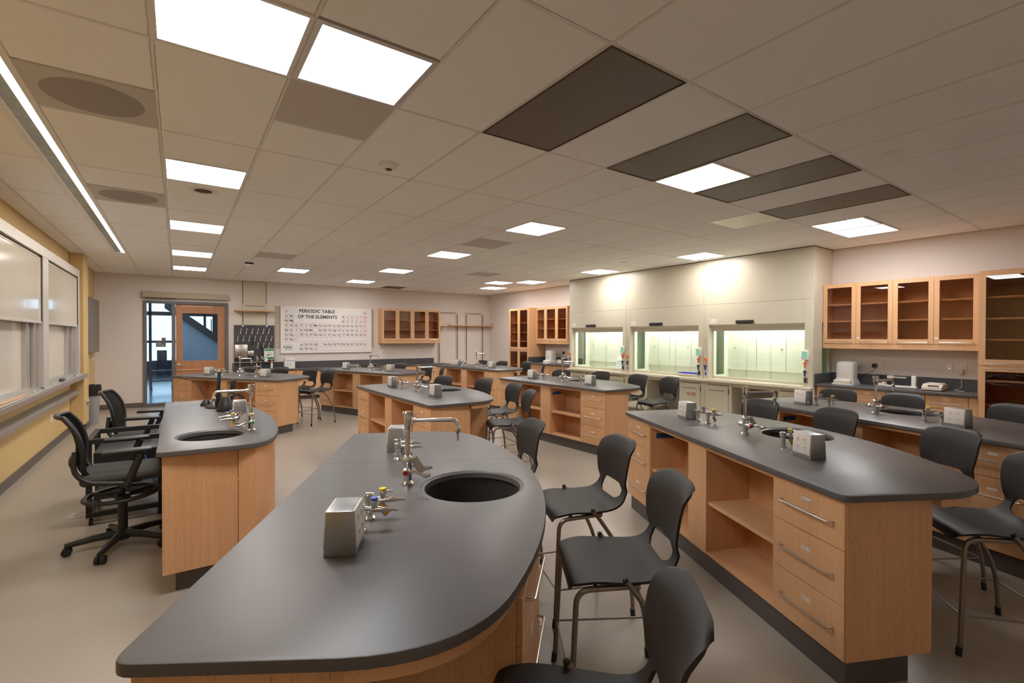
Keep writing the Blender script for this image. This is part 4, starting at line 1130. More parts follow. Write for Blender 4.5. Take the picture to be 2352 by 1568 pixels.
# ------------------------------------------------------------------ fume hoods (local x along wall, front faces -y)
def make_hood(label, ystart, w, ox0, ox1, side_panel=False, first_post=True):
    t = thing('fume_hood', label, 'fume hood', (8.05, ystart, 0), -PI / 2, 'beige fume hoods')
    D = .665; zt = 3.046
    zo, zg, zl = 1.855, 1.742, .845
    bm = B(); box(bm, .0015, w - .0015, 0, .02, 2.232, zt - .012); obj('upper_panel', bm, 'hood', t, 0)
    bm = B(); box(bm, ox0 + .001, ox1 - .001, 0, .018, zo, 2.229); obj('front_fascia', bm, 'hood', t, 0)
    bm = B(); box(bm, .0015, ox0, -.004, .05, zl, 2.229, .003, 1)
    p1 = obj('corner_post', bm, 'hood', t, 40)
    bm = B(); box(bm, ox1, w - .0015, -.004, .05, zl, 2.229, .003, 1); p2 = obj('corner_post', bm, 'hood', t, 40)
    # bevelled opening: header slope and jamb
    bm = B()
    def quad(a, b, c, d):
        vs = [bm.verts.new(p) for p in (a, b, c, d)]; bm.faces.new(vs)
    quad((ox0, .018, zo), (ox1, .018, zo), (ox1, .085, zo - .05), (ox0, .085, zo - .05)); quad((ox0, .085, zo - .05), (ox1, .085, zo - .05), (ox1, .088, zg), (ox0, .088, zg))
    quad((ox0, .0, zl), (ox0 + .03, .09, zl), (ox0 + .03, .09, zo - .02), (ox0, .0, zo)); quad((ox1, .0, zl), (ox1, .0, zo), (ox1 - .012, .09, zo - .02), (ox1 - .012, .09, zl))
    quad((ox0 + .03, .09, zl), (ox0 + .045, .10, zl), (ox0 + .045, .10, zg), (ox0 + .03, .09, zg))
    quad((ox0, .088, zg), (ox1, .088, zg), (ox1, .13, zg), (ox0, .13, zg))
    obj('opening_surround', bm, 'hood', t, 0)
    # sash: bottom rail + three panes
    bm = B(); box(bm, ox0 + .03, ox1 - .012, .080, .115, .872, .915, .004, 1); box(bm, ox0 + .03, ox0 + .047, .085, .105, .915, zg); box(bm, ox1 - .029, ox1 - .012, .085, .105, .915, zg)
    sash = obj('sash_frame', bm, 'hood', t, 0)
    a, b = ox0 + .047, ox1 - .029; L = b - a
    for k, (u0, u1) in enumerate(((0, .40), (.38, .66), (.64, 1.0))):
        yy = .098 + .008 * (k % 2)
        bm = B(); box(bm, a + u0 * L, a + u1 * L, yy, yy + .005, .915, zg + .05); obj('sash_pane', bm, 'glass', sash, 0)
        bm = B(); box(bm, a + u1 * L - .004, a + u1 * L, yy - .001, yy + .006, .915, zg + .05); obj('pane_edge', bm, 'glassgreen', sash, 0)
    # liner: back baffles, side walls with windows, ceiling, deck
    bm = B(); xl, xr = ox0 + .02, ox1 - .008
    box(bm, xl, xr, D - .03, D - .01, .86, 2.2); box(bm, xl, xr, .12, D - .03, 2.1, 2.12)
    for x in (xl, xr - .012):
        box(bm, x, x + .012, .12, .20, .86, 2.1); box(bm, x, x + .012, .46, D - .03, .86, 2.1); box(bm, x, x + .012, .20, .46, 1.80, 2.1); box(bm, x, x + .012, .20, .46, .86, .93)
    obj('liner', bm, 'hoodin', t, 0)
    bm = B()
    for k, (u0, u1) in enumerate(((.0, .34), (.345, .665), (.67, 1.0))):
        box(bm, xl + .015 + u0 * (xr - xl - .03), xl + .015 + u1 * (xr - xl - .03), D - .075, D - .068, 1.02, 2.0)
    bf = obj('baffle', bm, 'hoodin', t, 0)
    bm = B()
    for u in (.10, .62): cyl(bm, (xl + u * (xr - xl), D - .075, 1.42), (xl + u * (xr - xl), D - .088, 1.42), .012, 12)
    obj('baffle_knob', bm, 'hoodgrey', bf, 40)
    bm = B()
    for x in (xl + .003, xr - .009): box(bm, x, x + .006, .20, .46, .93, 1.80)
    obj('side_window', bm, 'glassgreen', t, 0)
    bm = B(); box(bm, .0015, w - .0015, -.095, .12, .812, .848, .008, 2); box(bm, xl, xr, .12, D - .03, .83, .862); obj('work_surface', bm, 'hood', t, 40)
    bm = B(); tube(bm, [(ox0 + .03, -.085, .852), (ox1 - .02, -.085, .852)], .009, 8); box(bm, ox0 + .01, ox1 - .01, -.03, .07, .848, .866, .004, 1); obj('airfoil_sill', bm, 'hood', t, 40)
    bm = B(); box(bm, xl + .2, xr - .2, .25, .42, 2.094, 2.099); obj('interior_lamp', bm, 'lamph', t, 0)
    # black grab vent, notice sheet
    xc = ox0 + .36 * (ox1 - ox0) + .10
    bm = B(); box(bm, xc - .15, xc + .15, -.05, 0, 1.865, 1.925, .008, 2); obj('sash_handle', bm, 'black', t, 40)
    bm = B(); box(bm, ox0 + .03, ox0 + .17, -.0012, 0, 1.885, 1.965); nt_ = obj('notice_sheet', bm, 'plate', t, 0)
    bm = B()
    for (u, v) in ((.055, 1.945), (.13, 1.945), (.06, 1.91), (.125, 1.91)): box(bm, ox0 + u - .012, ox0 + u + .012, -.0018, -.001, v - .007, v + .007)
    obj('notice_print', bm, 'inkpale', nt_, 0)
    # controls on the right post and left post
    def controls(xm, mon, right, post):
        for z, m, nm in ((1.20, 'orange', 'orange_valve'), (1.07, 'navy', 'blue_valve')):
            bm = B(); cyl(bm, (xm, -.004, z + .02), (xm, -.030, z + .02), .016, 14); cyl(bm, (xm, -.030, z + .02), (xm, -.045, z + .02), .022, 14); box(bm, xm - .009, xm + .009, -.046, -.022, z - .055, z + .02, .004, 1)
            obj(nm, bm, m, t, 40)
        bm = B(); box(bm, xm - .03, xm + .03, -.010, -.003, .905, 1.005, .002, 1); sw = obj('switch_plate', bm, 'steel' if right else 'plate', t, 0)
        bm = B(); box(bm, xm - .016, xm + .016, -.016, -.009, .92, .99, .002, 1); obj('switch_cover', bm, 'slot' if right else 'blue', sw, 0)
        if mon:
            bm = B(); box(bm, xm - .058, xm + .052, -.035, -.004, 1.275, 1.425, .010, 2); mo = obj('airflow_monitor', bm, 'white', t, 40)
            bm = B(); box(bm, xm - .04, xm + .034, -.0362, -.034, 1.305, 1.405); obj('monitor_screen', bm, 'mon', mo, 0)
    controls(ox1 + .018 if w - ox1 > .08 else (ox1 + w) / 2, True, True, p2)
    if first_post:
        controls(ox0 - .045 if ox0 > .08 else ox0 / 2, False, False, p1)
    bm = B(); xs = ox0 - .05
    for k in range(16):
        if k not in (3, 7): box(bm, xs - (.014 if k % 3 else .020), xs + .016, -.0052, -.0038, 1.36 + k * .0165, 1.366 + k * .0165)
    obj('printed_notice', bm, 'hoodgrey', t, 0)
    # base
    bm = B(); box(bm, .0015, .54, .03, D, .10, .808); box(bm, w - .54, w - .0015, .03, D, .10, .808); box(bm, .54, w - .54, .05, D, .74, .808); obj('base_cabinet', bm, 'hood', t, 0)
    bm = B(); box(bm, .54, w - .54, D - .03, D, .10, .74); box(bm, .0, w, .10, D, 0, .10); obj('knee_panel', bm, 'hoodgrey', t, 0)
    for x0 in (.06, w - .50):
        bm = B(); box(bm, x0, x0 + .42, .012, .03, .13, .745, .003, 1); d = obj('cabinet_door', bm, 'hood', t, 40)
        bm = B(); tube(bm, [(x0 + .05, -.004, .66), (x0 + .35, -.004, .66)], .007, 8); box(bm, x0 + .06, x0 + .07, -.004, .014, .653, .667); box(bm, x0 + .33, x0 + .34, -.004, .014, .653, .667); obj('handle', bm, 'hoodgrey', d, 40)
        bm = B(); box(bm, x0 - .012, x0 + .43, .024, .031, .75, .757); box(bm, x0 + .421, x0 + .427, .012, .03, .60, .70); obj('gap_line', bm, 'kick', d, 0)
    # far / near closing sides
    bm = B()
    if side_panel:
        box(bm, w - .012, w, .02, .30, 0, zt - .012); box(bm, w - .012, w, .52, D, 0, zt - .012); box(bm, w - .012, w, .30, .52, 1.87, zt - .012); box(bm, w - .012, w, .30, .52, 0, 1.06)
    else:
        box(bm, .0, .012, .02, D, 2.2, zt - .012)
    if ystart > 8: box(bm, 0, .012, .02, .20, 0, zt - .012); box(bm, 0, .012, .46, D, 0, 2.2); box(bm, 0, .012, .20, .46, 1.80, 2.2); box(bm, 0, .012, .20, .46, 0, .93)
    obj('side_panel', bm, 'hood', t, 0)
    bm = B(); box(bm, 0, w, .012, D, zt - .012, zt); obj('shadow_gap', bm, 'slot', t, 0)
    if side_panel:
        bm = B(); box(bm, w - .009, w - .004, .30, .52, 1.06, 1.87); obj('side_glass', bm, 'glassgreen', t, 0)
    return t
make_hood('farthest of three beige fume hoods, with a white jug inside', 9.02, 1.856, .07, 1.752)
H2 = make_hood('middle of three beige fume hoods, with a bright blue tray inside', 7.162, 1.878, .10, 1.772)
make_hood('nearest and widest beige fume hood beside the right wall cabinets', 5.282, 1.882, .10, 1.758, True)
# ACID lettering on the middle hood's right door
bm = B(); text(bm, 'ACID', .085, TM((8.05 + .0110, 7.162 - (1.878 - .50 + .24), .54), (0, -1, 0)), bold=.02)
o = obj('acid_lettering', bm, 'red', None, 0); o.data.transform((Matrix.Translation(H2.location) @ Matrix.Rotation(-PI / 2, 4, 'Z')).inverted()); o.parent = H2
# contents
t = thing('carboy', 'large translucent white jug standing inside the farthest fume hood', 'jug', (8.44, 7.62, .8635))
bm = B(); lathe(bm, [(.0, 0), (.13, 0), (.14, .02), (.14, .21), (.125, .27), (.07, .32), (.048, .335), (.048, .36)], seg=30); obj('body', bm, 'natural', t, 50)
bm = B(); lathe(bm, [(.056, .36), (.058, .365), (.058, .395), (.054, .40)], seg=24); obj('cap', bm, 'white', t, 40)
bm = B()
for s in (-1, 1): tube(bm, fillet([(0, s * .06, .335), (0, s * .115, .335), (0, s * .125, .27)], .03, 5), .012, 8)
obj('handle', bm, 'natural', t, 50)
t = thing('spill_tray', 'wide low white tray under the jug inside the farthest fume hood', 'tray', (8.30, 7.62, .8635))
bm = B(); box(bm, -.09, -.02, -.30, .30, 0, .075, .01, 2); obj('body', bm, 'natural', t, 40)
t = thing('plastic_tray', 'bright blue plastic tray lying inside the middle fume hood', 'tray', (8.27, 5.78, .8635))
bm = B(); o4 = [(-.09, -.15), (.09, -.15), (.09, .15), (-.09, .15)]
prism(bm, o4, 0, .005)
for k in range(4):
    a, b = o4[k], o4[(k + 1) % 4]
    va = [bm.verts.new((a[0], a[1], 0)), bm.verts.new((b[0], b[1], 0)), bm.verts.new((b[0] * 1.15, b[1] * 1.1, .065)), bm.verts.new((a[0] * 1.15, a[1] * 1.1, .065))]; bm.faces.new(va)
obj('body', bm, 'bluebin', t, 0)

# ------------------------------------------------------------------ balances and outlets on the side counters
def make_bagged():
    t = thing('covered_balance', 'x', 'balance', (0, 0, 0))
    bm = B(); rbox(bm, -.17, .14, -.115, .115, .012, .075, .015, 3); rbox(bm, -.02, .13, -.10, .10, .075, .315, .012, 2); obj('balance_body', bm, 'cream', t, 40)
    bm = B(); N = 22; rng = random.Random(11)
    prof = [(.0, 1.32, 1.25), (.06, 1.12, 1.1), (.10, .92, 1.0), (.30, .88, .98), (.335, .80, .90), (.345, .3, .4)]
    rings = []
    for z, sx, sy in prof:
        ring = []
        for k in range(N * 2):
            a = 2 * PI * k / (2 * N); c, s = math.cos(a), math.sin(a)
            p = 5; r = (abs(c) ** p + abs(s) ** p) ** (-1 / p)
            j = 1 + rng.uniform(-.035, .035)
            x = .135 * sx * r * c * j + .02; y = .118 * sy * r * s * j
            if z < .05: x -= .045 * (1 if c < 0 else 0)
            ring.append(bm.verts.new((x, y, z + .001 + (rng.uniform(-.006, .006) if z > .02 else 0))))
        rings.append(ring)
    for a, b in zip(rings, rings[1:]):
        for k in range(2 * N): bm.faces.new((a[k], a[(k + 1) % (2 * N)], b[(k + 1) % (2 * N)], b[k]))
    bm.faces.new(rings[-1])
    obj('plastic_cover', bm, 'film', t, 25)
    return t
P_bag = make_bagged()
place(P_bag, (8.40, 3.08, .911), 0, 'balance under a cloudy plastic cover on the right wall counter', 'plastic-covered balances')
dup(P_bag, (8.42, 10.22, .911), 0, 'balance under a cloudy plastic bag on the far side counter')
def make_beam():
    t = thing('mechanical_balance', 'x', 'balance')          # long axis = local x, front = -y
    bm = B(); rbox(bm, -.25, .25, -.045, .045, 0, .025, .008, 2)
    prism(bm, [(-.25, -.05), (-.10, -.05), (-.10, .05), (-.25, .05)], .02, .03)
    for v in bm.verts: pass
    vs = box(bm, -.245, -.115, -.05, .05, .025, .10)
    for v in bm.verts:
        if v.co.z > .09: v.co.x = -.18 + (v.co.x + .18) * .7
    vs = box(bm, .185, .235, -.035, .035, .02, .175, .004, 1)
    obj('base', bm, 'white', t, 40)
    bm = B(); box(bm, -.20, -.15, -.0515, -.049, .055, .068); obj('badge', bm, 'red', t, 0)
    bm = B(); cyl(bm, (-.17, 0, .10), (-.17, 0, .165), .012, 12); box(bm, -.24, -.08, -.02, .02, .125, .150); box(bm, .08, .19, -.004, .004, .138, .146); obj('pivot', bm, 'slot', t, 40)
    bm = B()
    for y in (-.022, 0, .022): box(bm, -.10, .12, y - .004, y + .004, .135, .150)
    box(bm, -.10, -.03, -.03, .03, .12, .16, .004, 1); obj('beams', bm, 'alumw', t, 0)
    bm = B(); lathe(bm, [(0, .168), (.06, .168), (.075, .178), (.077, .182), (.055, .174), (0, .173)], (-.17, 0, 0), 24); obj('pan', bm, 'alum', t, 40)
    return t
P_beam = make_beam()
place(P_beam, (8.50, 2.49, .911), -PI / 2, 'white triple beam balance with metal pan on right wall counter', 'triple beam balances')
dup(P_beam, (8.56, 9.80, .911), -PI / 2, 'white triple beam balance behind small scale on the far side counter')
def make_scale():
    t = thing('electronic_balance', 'x', 'balance')
    bm = B(); prism(bm, [(-.14, .0), (.13, .0), (.13, .075), (-.06, .075), (-.14, .035)], -.105, .105, mat=Matrix.Rotation(PI / 2, 4, 'X'))
    for v in bm.verts: v.co.z += .012
    obj('case', bm, 'cream', t, 0)
    bm = B(); rbox(bm, -.13, .12, -.095, .095, .0, .014, .004, 1); obj('foot', bm, 'kick', t, 0)
    bm = B(); mt = Matrix.Translation((-.103, 0, .0655)) @ Matrix.Rotation(-math.atan2(.04, .08), 4, 'Y'); box(bm, -.024, .012, -.07, .045, -.001, .0015, mat=mt); obj('display', bm, 'slot', t, 0)
    bm = B(); rbox(bm, -.05, .115, -.085, .085, .089, .098, .004, 2); obj('pan', bm, 'plate', t, 40)
    return t
P_sc = make_scale()
place(P_sc, (8.42, 2.04, .911), 0, 'small cream electronic balance with cord on the right wall counter', 'electronic balances')
dup(P_sc, (8.36, 9.40, .911), .15, 'small white electronic scale on the far side counter against the hood')
def outlet(loc, rz, lab, w=.117, plug=None, n=2, m='plate', cat='outlet', name='outlet_plate', sock=True):
    t = thing(name, lab, cat, loc, rz, 'wall outlet plates')
    bm = B(); box(bm, -w / 2, w / 2, -.005, .001, -.058, .058, .0015, 1); obj('cover_plate', bm, m, t, 0)
    if sock:
        bm = B()
        for i in range(n):
            x = (i - (n - 1) / 2) * .046
            for z in (-.022, .022):
                for dx in (-.006, .006): box(bm, x + dx - .0013, x + dx + .0013, -.0058, -.0045, z, z + .009)
                box(bm, x - .002, x + .002, -.0058, -.0045, z - .010, z - .006)
        obj('slots', bm, 'slot', t, 0)
    return t
RW = -PI / 2
outlet((8.718, 2.795, 1.217), RW, 'double wall outlet with black plug above the right counter')
outlet((8.718, 1.835, 1.222), RW, 'double wall outlet with white adapter near the tall right cabinet')
t = outlet((8.718, 1.955, 1.222), RW, 'wall switch plate with a small green light above right counter', .075, n=1, sock=False, cat='switch', name='switch_plate')
bm = B(); box(bm, -.014, .014, -.008, -.004, -.03, .03, .002, 1); obj('rocker', bm, 'white', t, 0)
bm = B(); cyl(bm, (0, -.0095, -.018), (0, -.006, -.018), .004, 10); obj('green_light', bm, 'led', t, 0)
outlet((8.718, 9.95, 1.22), RW, 'wall outlet with black plug above the far side counter')
for x, lab in ((5.507, 'wall outlet under the left half of the back glass cabinet'), (6.085, 'wall outlet under the right half of the back glass cabinet'), (7.334, 'wall outlet between the two pairs of wall uprights'), (8.149, 'wall outlet between the right pair of wall uprights')):
    outlet((x, YB - .001, 1.192), 0, lab)
outlet((4.912, YB - .001, 1.163), 0, 'single wall outlet below left corner of the back glass cabinet', .075, n=1)
outlet((-1.509, 9.446, .448), PI / 2, 'white wall outlet low on the yellow wall under the rail', .10, n=1, m='white')
def plug(loc, label, m, pts, r=.003):
    t = thing('power_plug', label, 'plug', loc, RW)
    bm = B(); rbox(bm, -.028, .028, -.045, -.004, -.03, .03, .006, 2); obj('plug_body', bm, m, t, 40)
    bm = B(); tube(bm, fillet(pts, .04, 5), r, 8); obj('cord', bm, m, t, 50)
plug((8.716, 2.815, 1.20), 'black plug with thin cord hanging above the right counter', 'black', [(0, -.02, -.025), (.0, -.028, -.08), (-.10, -.024, -.12), (-.18, -.03, -.20), (-.17, -.06, -.286)])
plug((8.716, 1.835, 1.165), 'white adapter with white cord looping to the electronic balance', 'cream', [(0, -.02, -.025), (.01, -.03, -.12), (.02, -.05, -.22), (-.06, -.12, -.251), (.08, -.16, -.251), (.0, -.16, -.250)])
plug((8.716, 9.98, 1.20), 'black plug with thin cord above the far side counter', 'black', [(0, -.02, -.025), (-.03, -.03, -.1), (-.10, -.03, -.18), (-.12, -.05, -.286)])
for z, y, lab in ((2.05, 11.96, 'white fire alarm strobe on the wall left of the tall corner cabinet'), (1.22, 11.95, 'small white wall device at waist height left of the corner cabinet')):
    bm = B(); box(bm, -.045, .045, -.04, 0, -.06, .06, .006, 2); tag(obj('mounted_device', bm, 'white', None, 40, (8.719, y, z), RW), lab, 'wall device')

# ------------------------------------------------------------------ back wall: door, chart, boards
o = thing('door_1', '', '', (0, 0, 0)); del o['label']; del o['category']; struct(o)
bm = B(); fy0, fy1 = YB - .035, YB + .13
for a in ((DX0, DX0 + .062, .0, DZ), (DX1 - .062, DX1, .0, DZ), (-.128, -.052, .0, DZ - .062)): box(bm, a[0], a[1], fy0, fy1, a[2], a[3], .002, 1)
box(bm, DX0 + .062, DX1 - .062, fy0, fy1, DZ - .062, DZ, .002, 1); box(bm, DX0 + .062, -.128, fy0, fy1, 0, .07, .002, 1)
obj('door_frame', bm, 'frame', o, 0)
bm = B(); ly0, ly1 = YB + .02, YB + .066
gx0, gx1, gz0, gz1 = .083, .802, 1.045, 2.186
box(bm, -.048, gx0, ly0, ly1, .012, 2.396); box(bm, gx1, .956, ly0, ly1, .012, 2.396); box(bm, gx0, gx1, ly0, ly1, .012, gz0); box(bm, gx0, gx1, ly0, ly1, gz1, 2.396)
leaf = obj('door_leaf', bm, 'door', o, 0)
bm = B(); box(bm, gx0, gx1, ly0 + .02, ly0 + .026, gz0, gz1); obj('glass_pane', bm, 'glassdoor', leaf, 0)
bm = B(); lathe(bm, [(.032, 0), (.032, .008), (.012, .012), (.012, .045)], seg=20, mat=Matrix.Translation((.005, ly0, .95)) @ Matrix.Rotation(PI / 2, 4, 'X')); tube(bm, fillet([(.005, ly0 - .045, .95), (.02, ly0 - .05, .95), (.115, ly0 - .045, .945)], .01, 3), .009, 10); obj('door_handle', bm, 'steel', leaf)
bm = B(); lathe(bm, [(.022, 0), (.022, .008), (.0, .01)], seg=18, mat=Matrix.Translation((.205, ly0, .93)) @ Matrix.Rotation(PI / 2, 4, 'X')); obj('lock_cylinder', bm, 'steel', leaf)
bm = B(); box(bm, -.03, .94, ly0 - .022, ly0, .815, .838, .003, 1); obj('rail_strip', bm, 'wood', leaf, 0)
bm = B(); box(bm, .07, .70, ly0 - .02, ly0, 2.335, 2.365, .003, 1); obj('closer_track', bm, 'woodx', leaf, 0)
o = thing('window_1', '', '', (0, 0, 0)); del o['label']; del o['category']; struct(o)
bm = B(); box(bm, -.60, -.128, YB + .04, YB + .046, .07, 2.40); obj('glass_pane', bm, 'glassdoor', o, 0)
t = thing('room_sign', 'small dark room number plate on the narrow door sidelight glass', 'sign', (-.336, YB + .039, 1.444))
bm = B(); box(bm, -.094, .094, -.006, 0, -.061, .061, .001, 1); obj('plate', bm, 'frame', t, 0)
bm = B(); box(bm, .015, .094, -.004, 0, .063, .155); obj('back_plate', bm, 'frame', t, 0)
bm = B(); text(bm, '2024', .042, TM((-.078, -.0068, .022), (1, 0, 0)), 'LEFT'); text(bm, 'CHEM LABS', .026, TM((-.078, -.0068, -.018), (1, 0, 0)), 'LEFT'); obj('lettering', bm, 'plate', t, 0)
t = thing('mounted_screen_housing', 'long beige retracted projection screen case above the door', 'screen case', (-.667, YB, 2.525))
bm = B(); box(bm, 0, 1.695, -.12, -.001, 0, .138, .008, 2); obj('case', bm, 'tan', t, 40)
bm = B(); box(bm, .04, .62, -.10, -.02, -.012, .0); obj('bottom_slot', bm, 'slot', t, 0)
bm = B()
for x in (.10, .15): box(bm, x - .012, x + .012, -.07, -.03, .138, .152)
obj('hanger_bolts', bm, 'frame', t, 0)

def wtxt(bm, s, size, x, z, y, bold=.0, align='CENTER'): text(bm, s, size, TM((x, y, z), (1, 0, 0)), align, bold)
tag(obj('mounted_tack_board', (lambda b: (box(b, 2.092, 4.704, YB - .022, YB - .001, 1.33, 2.44, .002, 1), b)[1])(B()), 'tan', None, 0), 'tan tack board behind the periodic table, showing at both sides', 'board')
t = thing('hanging_chart', 'large white periodic table of the elements chart on the back wall', 'chart', (0, 0, 0))
CY = YB - .05
ROWS = {1: 'H' + '.' * 16 + ' He', }
EL = ["H:1:1:r He:18:1:r", "Li:1:2 Be:2:2 B:13:2 C:14:2 N:15:2:r O:16:2:r F:17:2:r Ne:18:2:r", "Na:1:3 Mg:2:3 Al:13:3 Si:14:3 P:15:3 S:16:3 Cl:17:3:r Ar:18:3:r",
      "K:1:4 Ca:2:4 Sc:3:4 Ti:4:4 V:5:4 Cr:6:4 Mn:7:4 Fe:8:4 Co:9:4 Ni:10:4 Cu:11:4 Zn:12:4 Ga:13:4 Ge:14:4 As:15:4 Se:16:4 Br:17:4:b Kr:18:4:r",
      "Rb:1:5 Sr:2:5 Y:3:5 Zr:4:5 Nb:5:5 Mo:6:5 Ru:8:5 Rh:9:5 Pd:10:5 Ag:11:5 Cd:12:5 In:13:5 Sn:14:5 Sb:15:5 Te:16:5 I:17:5 Xe:18:5:r",
      "Cs:1:6 Ba:2:6 Hf:4:6 Ta:5:6 W:6:6 Re:7:6 Os:8:6 Ir:9:6 Pt:10:6 Au:11:6 Hg:12:6:b Tl:13:6 Pb:14:6 Bi:15:6 Po:16:6 At:17:6 Rn:18:6:r", "Fr:1:7 Ra:2:7",
      "La:4:8 Ce:5:8 Pr:6:8 Nd:7:8 Sm:9:8 Eu:10:8 Gd:11:8 Tb:12:8 Dy:13:8 Ho:14:8 Er:15:8 Tm:16:8 Yb:17:8 Lu:18:8", "Ac:4:9 Th:5:9 Pa:6:9 U:7:9"]
zrow = lambda r: 2.307 - (r - 1) * .1254 if r <= 7 else (1.416 if r == 8 else 1.298)
bk, rd, bl, gr, un, nm = B(), B(), B(), B(), B(), B()
yt = CY - .0012
cells = set()
for line in EL:
    for e in line.split():
        p = e.split(':'); c, r = int(p[1]), int(p[2]); cells.add((c, r))
        wtxt({'r': rd, 'b': bl}.get(p[3] if len(p) > 3 else '', bk), p[0], .080, 2.353 + (c - 1) * .1226, zrow(r), yt, .014)
for r in range(4, 10):
    for c in range(4, 19): cells.add((c, r))
cells |= {(3, 6), (3, 7)}
for c, r in cells:
    x, z = 2.353 + (c - 1) * .1226, zrow(r)
    box(un, x - .034, x + .034, yt - .0003, CY + .001, z - .048, z - .043)
    box(nm, x + .026, x + .050, yt - .0003, CY + .001, z + .045, z + .054)
    for a in ((-.0605, -.0590, -.062, .0615), (.0590, .0605, -.062, .0615), (-.0605, .0605, -.0628, -.0613), (-.0605, .0605, .0600, .0615)):
        box(gr, x + a[0], x + a[1], yt - .0002, CY + .001, z + a[2], z + a[3])
wtxt(bk, 'La-Lu', .040, 2.353 + 2 * .1226, zrow(6), yt); wtxt(bk, 'Ac-Lr', .040, 2.353 + 2 * .1226, zrow(7), yt)
wtxt(bk, 'PERIODIC TABLE', .124, 3.130, 2.318, yt, .024); wtxt(bk, 'OF THE ELEMENTS', .124, 3.140, 2.165, yt, .024)
wtxt(bk, 'FLINN', .075, 2.382, 1.345, yt, .03)
for k in range(2): box(gr, 2.30, 2.53, yt - .0002, CY + .001, 1.415 - k * .014, 1.42 - k * .014)
box(bk, 2.302, 2.50, yt - .0003, CY + .001, 1.288, 1.297); box(bk, 2.25, 2.33, yt - .0003, CY + .001, 2.405, 2.413)
me = bpy.data.meshes.new('tmp'); pm = B()
box(pm, 2.207, 4.633, CY, CY + .020, 1.183, 2.437, .003, 1)
for mi, part in ((1, bk), (2, rd), (3, bl), (4, gr), (2, un), (3, nm)):
    for fc in part.faces: fc.material_index = mi
    part.to_mesh(me); part.free(); pm.from_mesh(me)
bpy.data.meshes.remove(me)
obj('chart_panel', pm, 'chart', t, 0, recalc=False, extra=['ink', 'inkred', 'inkblue', 'inkpale'])

# riser duct, gas shelf and pegboard by the back sink
t = thing('service_riser_panel', 'tall greenish beige panel running from pegboard up to the ceiling', 'wall panel', (0, 0, 0))
bm = B(); box(bm, 1.335, 1.883, YB - .03, YB - .001, 1.92, CZ - .005, .003, 1); obj('panel', bm, 'hood', t, 0)
bm = B()
for x in (1.338, 1.868):
    box(bm, x, x + .012, YB - .034, YB - .029, 2.475, CZ - .01); box(bm, x, x + .012, YB - .034, YB - .029, 1.93, 2.25)
box(bm, 1.40, 1.81, YB - .034, YB - .029, 2.405, 2.418); obj('slot_channel', bm, 'slot', t, 0)
def rail_shelf(name, lab, x0, x1, y0, y1, z):
    t = thing(name, lab, 'shelf', (x0, y0, z), 0, 'narrow wall shelves with wire guard')
    w, d = x1 - x0, y1 - y0
    bm = B(); box(bm, 0, w, 0, d, 0, .028, .002, 1); obj('board', bm, 'woodx', t, 0)
    bm = B(); r = .003
    tube(bm, [(.01, d, .075), (.01, .01, .075), (w - .01, .01, .075), (w - .01, d, .075)], r, 6)
    n = max(3, int(w / .3))
    for k in range(n + 1):
        x = .01 + (w - .02) * k / n; tube(bm, [(x, .01, .02), (x, .01, .075)], r, 6)
    obj('wire_guard', bm, 'steel', t)
    bm = B()
    for k in (.22, .78): box(bm, w * k - .02, w * k + .02, .08, d, -.022, 0, .004, 1)
    obj('bracket', bm, 'hood', t, 0)
rail_shelf('guarded_shelf', 'narrow wooden shelf with wire guard above the pegboard', 1.145, 2.045, YB - .30, YB - .035, 2.262)
rail_shelf('guarded_shelf', 'long narrow wooden shelf with wire guard near the back right corner', 7.10, 8.71, YB - .30, YB - .04, 1.985)
rail_shelf('guarded_shelf', 'short wooden shelf half hidden behind the back glass cabinet end', 6.71, 7.02, YB - .30, YB - .04, 1.960)
def upright(lab, x0, x1, left=True):
    t = thing('shelf_upright', lab, 'wall uprights', (0, 0, 0), 0, 'beige slotted wall uprights')
    bm = B()
    for x in ((x0, x1) if left else (x1,)): box(bm, x - .032, x + .032, YB - .03, YB - .001, .60 if x > 7 else .803, 2.43, .003, 1)
    box(bm, x0 + (.032 if left else 0), x1 - .032, YB - .028, YB - .002, 2.375, 2.43, .003, 1); obj('channel', bm, 'hood', t, 0)
    bm = B()
    for x in ((x0, x1) if left else (x1,)): box(bm, x - .002, x + .026, YB - .0325, YB - .0290, .62 if x > 7 else .81, 2.36)
    box(bm, x0 + .06, x1 - .06, YB - .031, YB - .0275, 2.394, 2.410); obj('slot', bm, 'kick', t, 0)
upright('beige upright pair directly right of the back glass cabinet', 6.81, 7.458)
upright('beige upright pair nearest the back right corner', 7.80, 8.425)
t = thing('mounted_pegboard', 'black drying pegboard with rows of white pegs above the back sink', 'pegboard', (0, 0, 0))
bm = B(); box(bm, 1.146, 2.058, YB - .045, YB - .031, .985, 1.917, .003, 1); box(bm, 1.16, 2.04, YB - .031, YB - .001, 1.0, 1.90); obj('board', bm, 'peg', t, 0)
for r_, (z, x0, n) in enumerate(((1.712, 1.284, 6), (1.530, 1.218, 7), (1.349, 1.666, 3))):
    for k in range(n):
        x = x0 + k * .1272; bm = B()
        tube(bm, fillet([(x, YB - .045, z), (x + .004, YB - .085, z + .03), (x + .016, YB - .13, z + .125)], .02, 3), .0075, 8); sphere(bm, (x, YB - .05, z), .017, 10); obj('peg', bm, 'white', t, 50)
bm = B()
for x in (1.338, 1.883): lathe(bm, [(.022, 0), (.022, .01), (0, .014)], seg=14, mat=Matrix.Translation((x, YB - .046, 1.898)) @ Matrix.Rotation(PI / 2, 4, 'X'))
obj('mounting_button', bm, 'white', t)
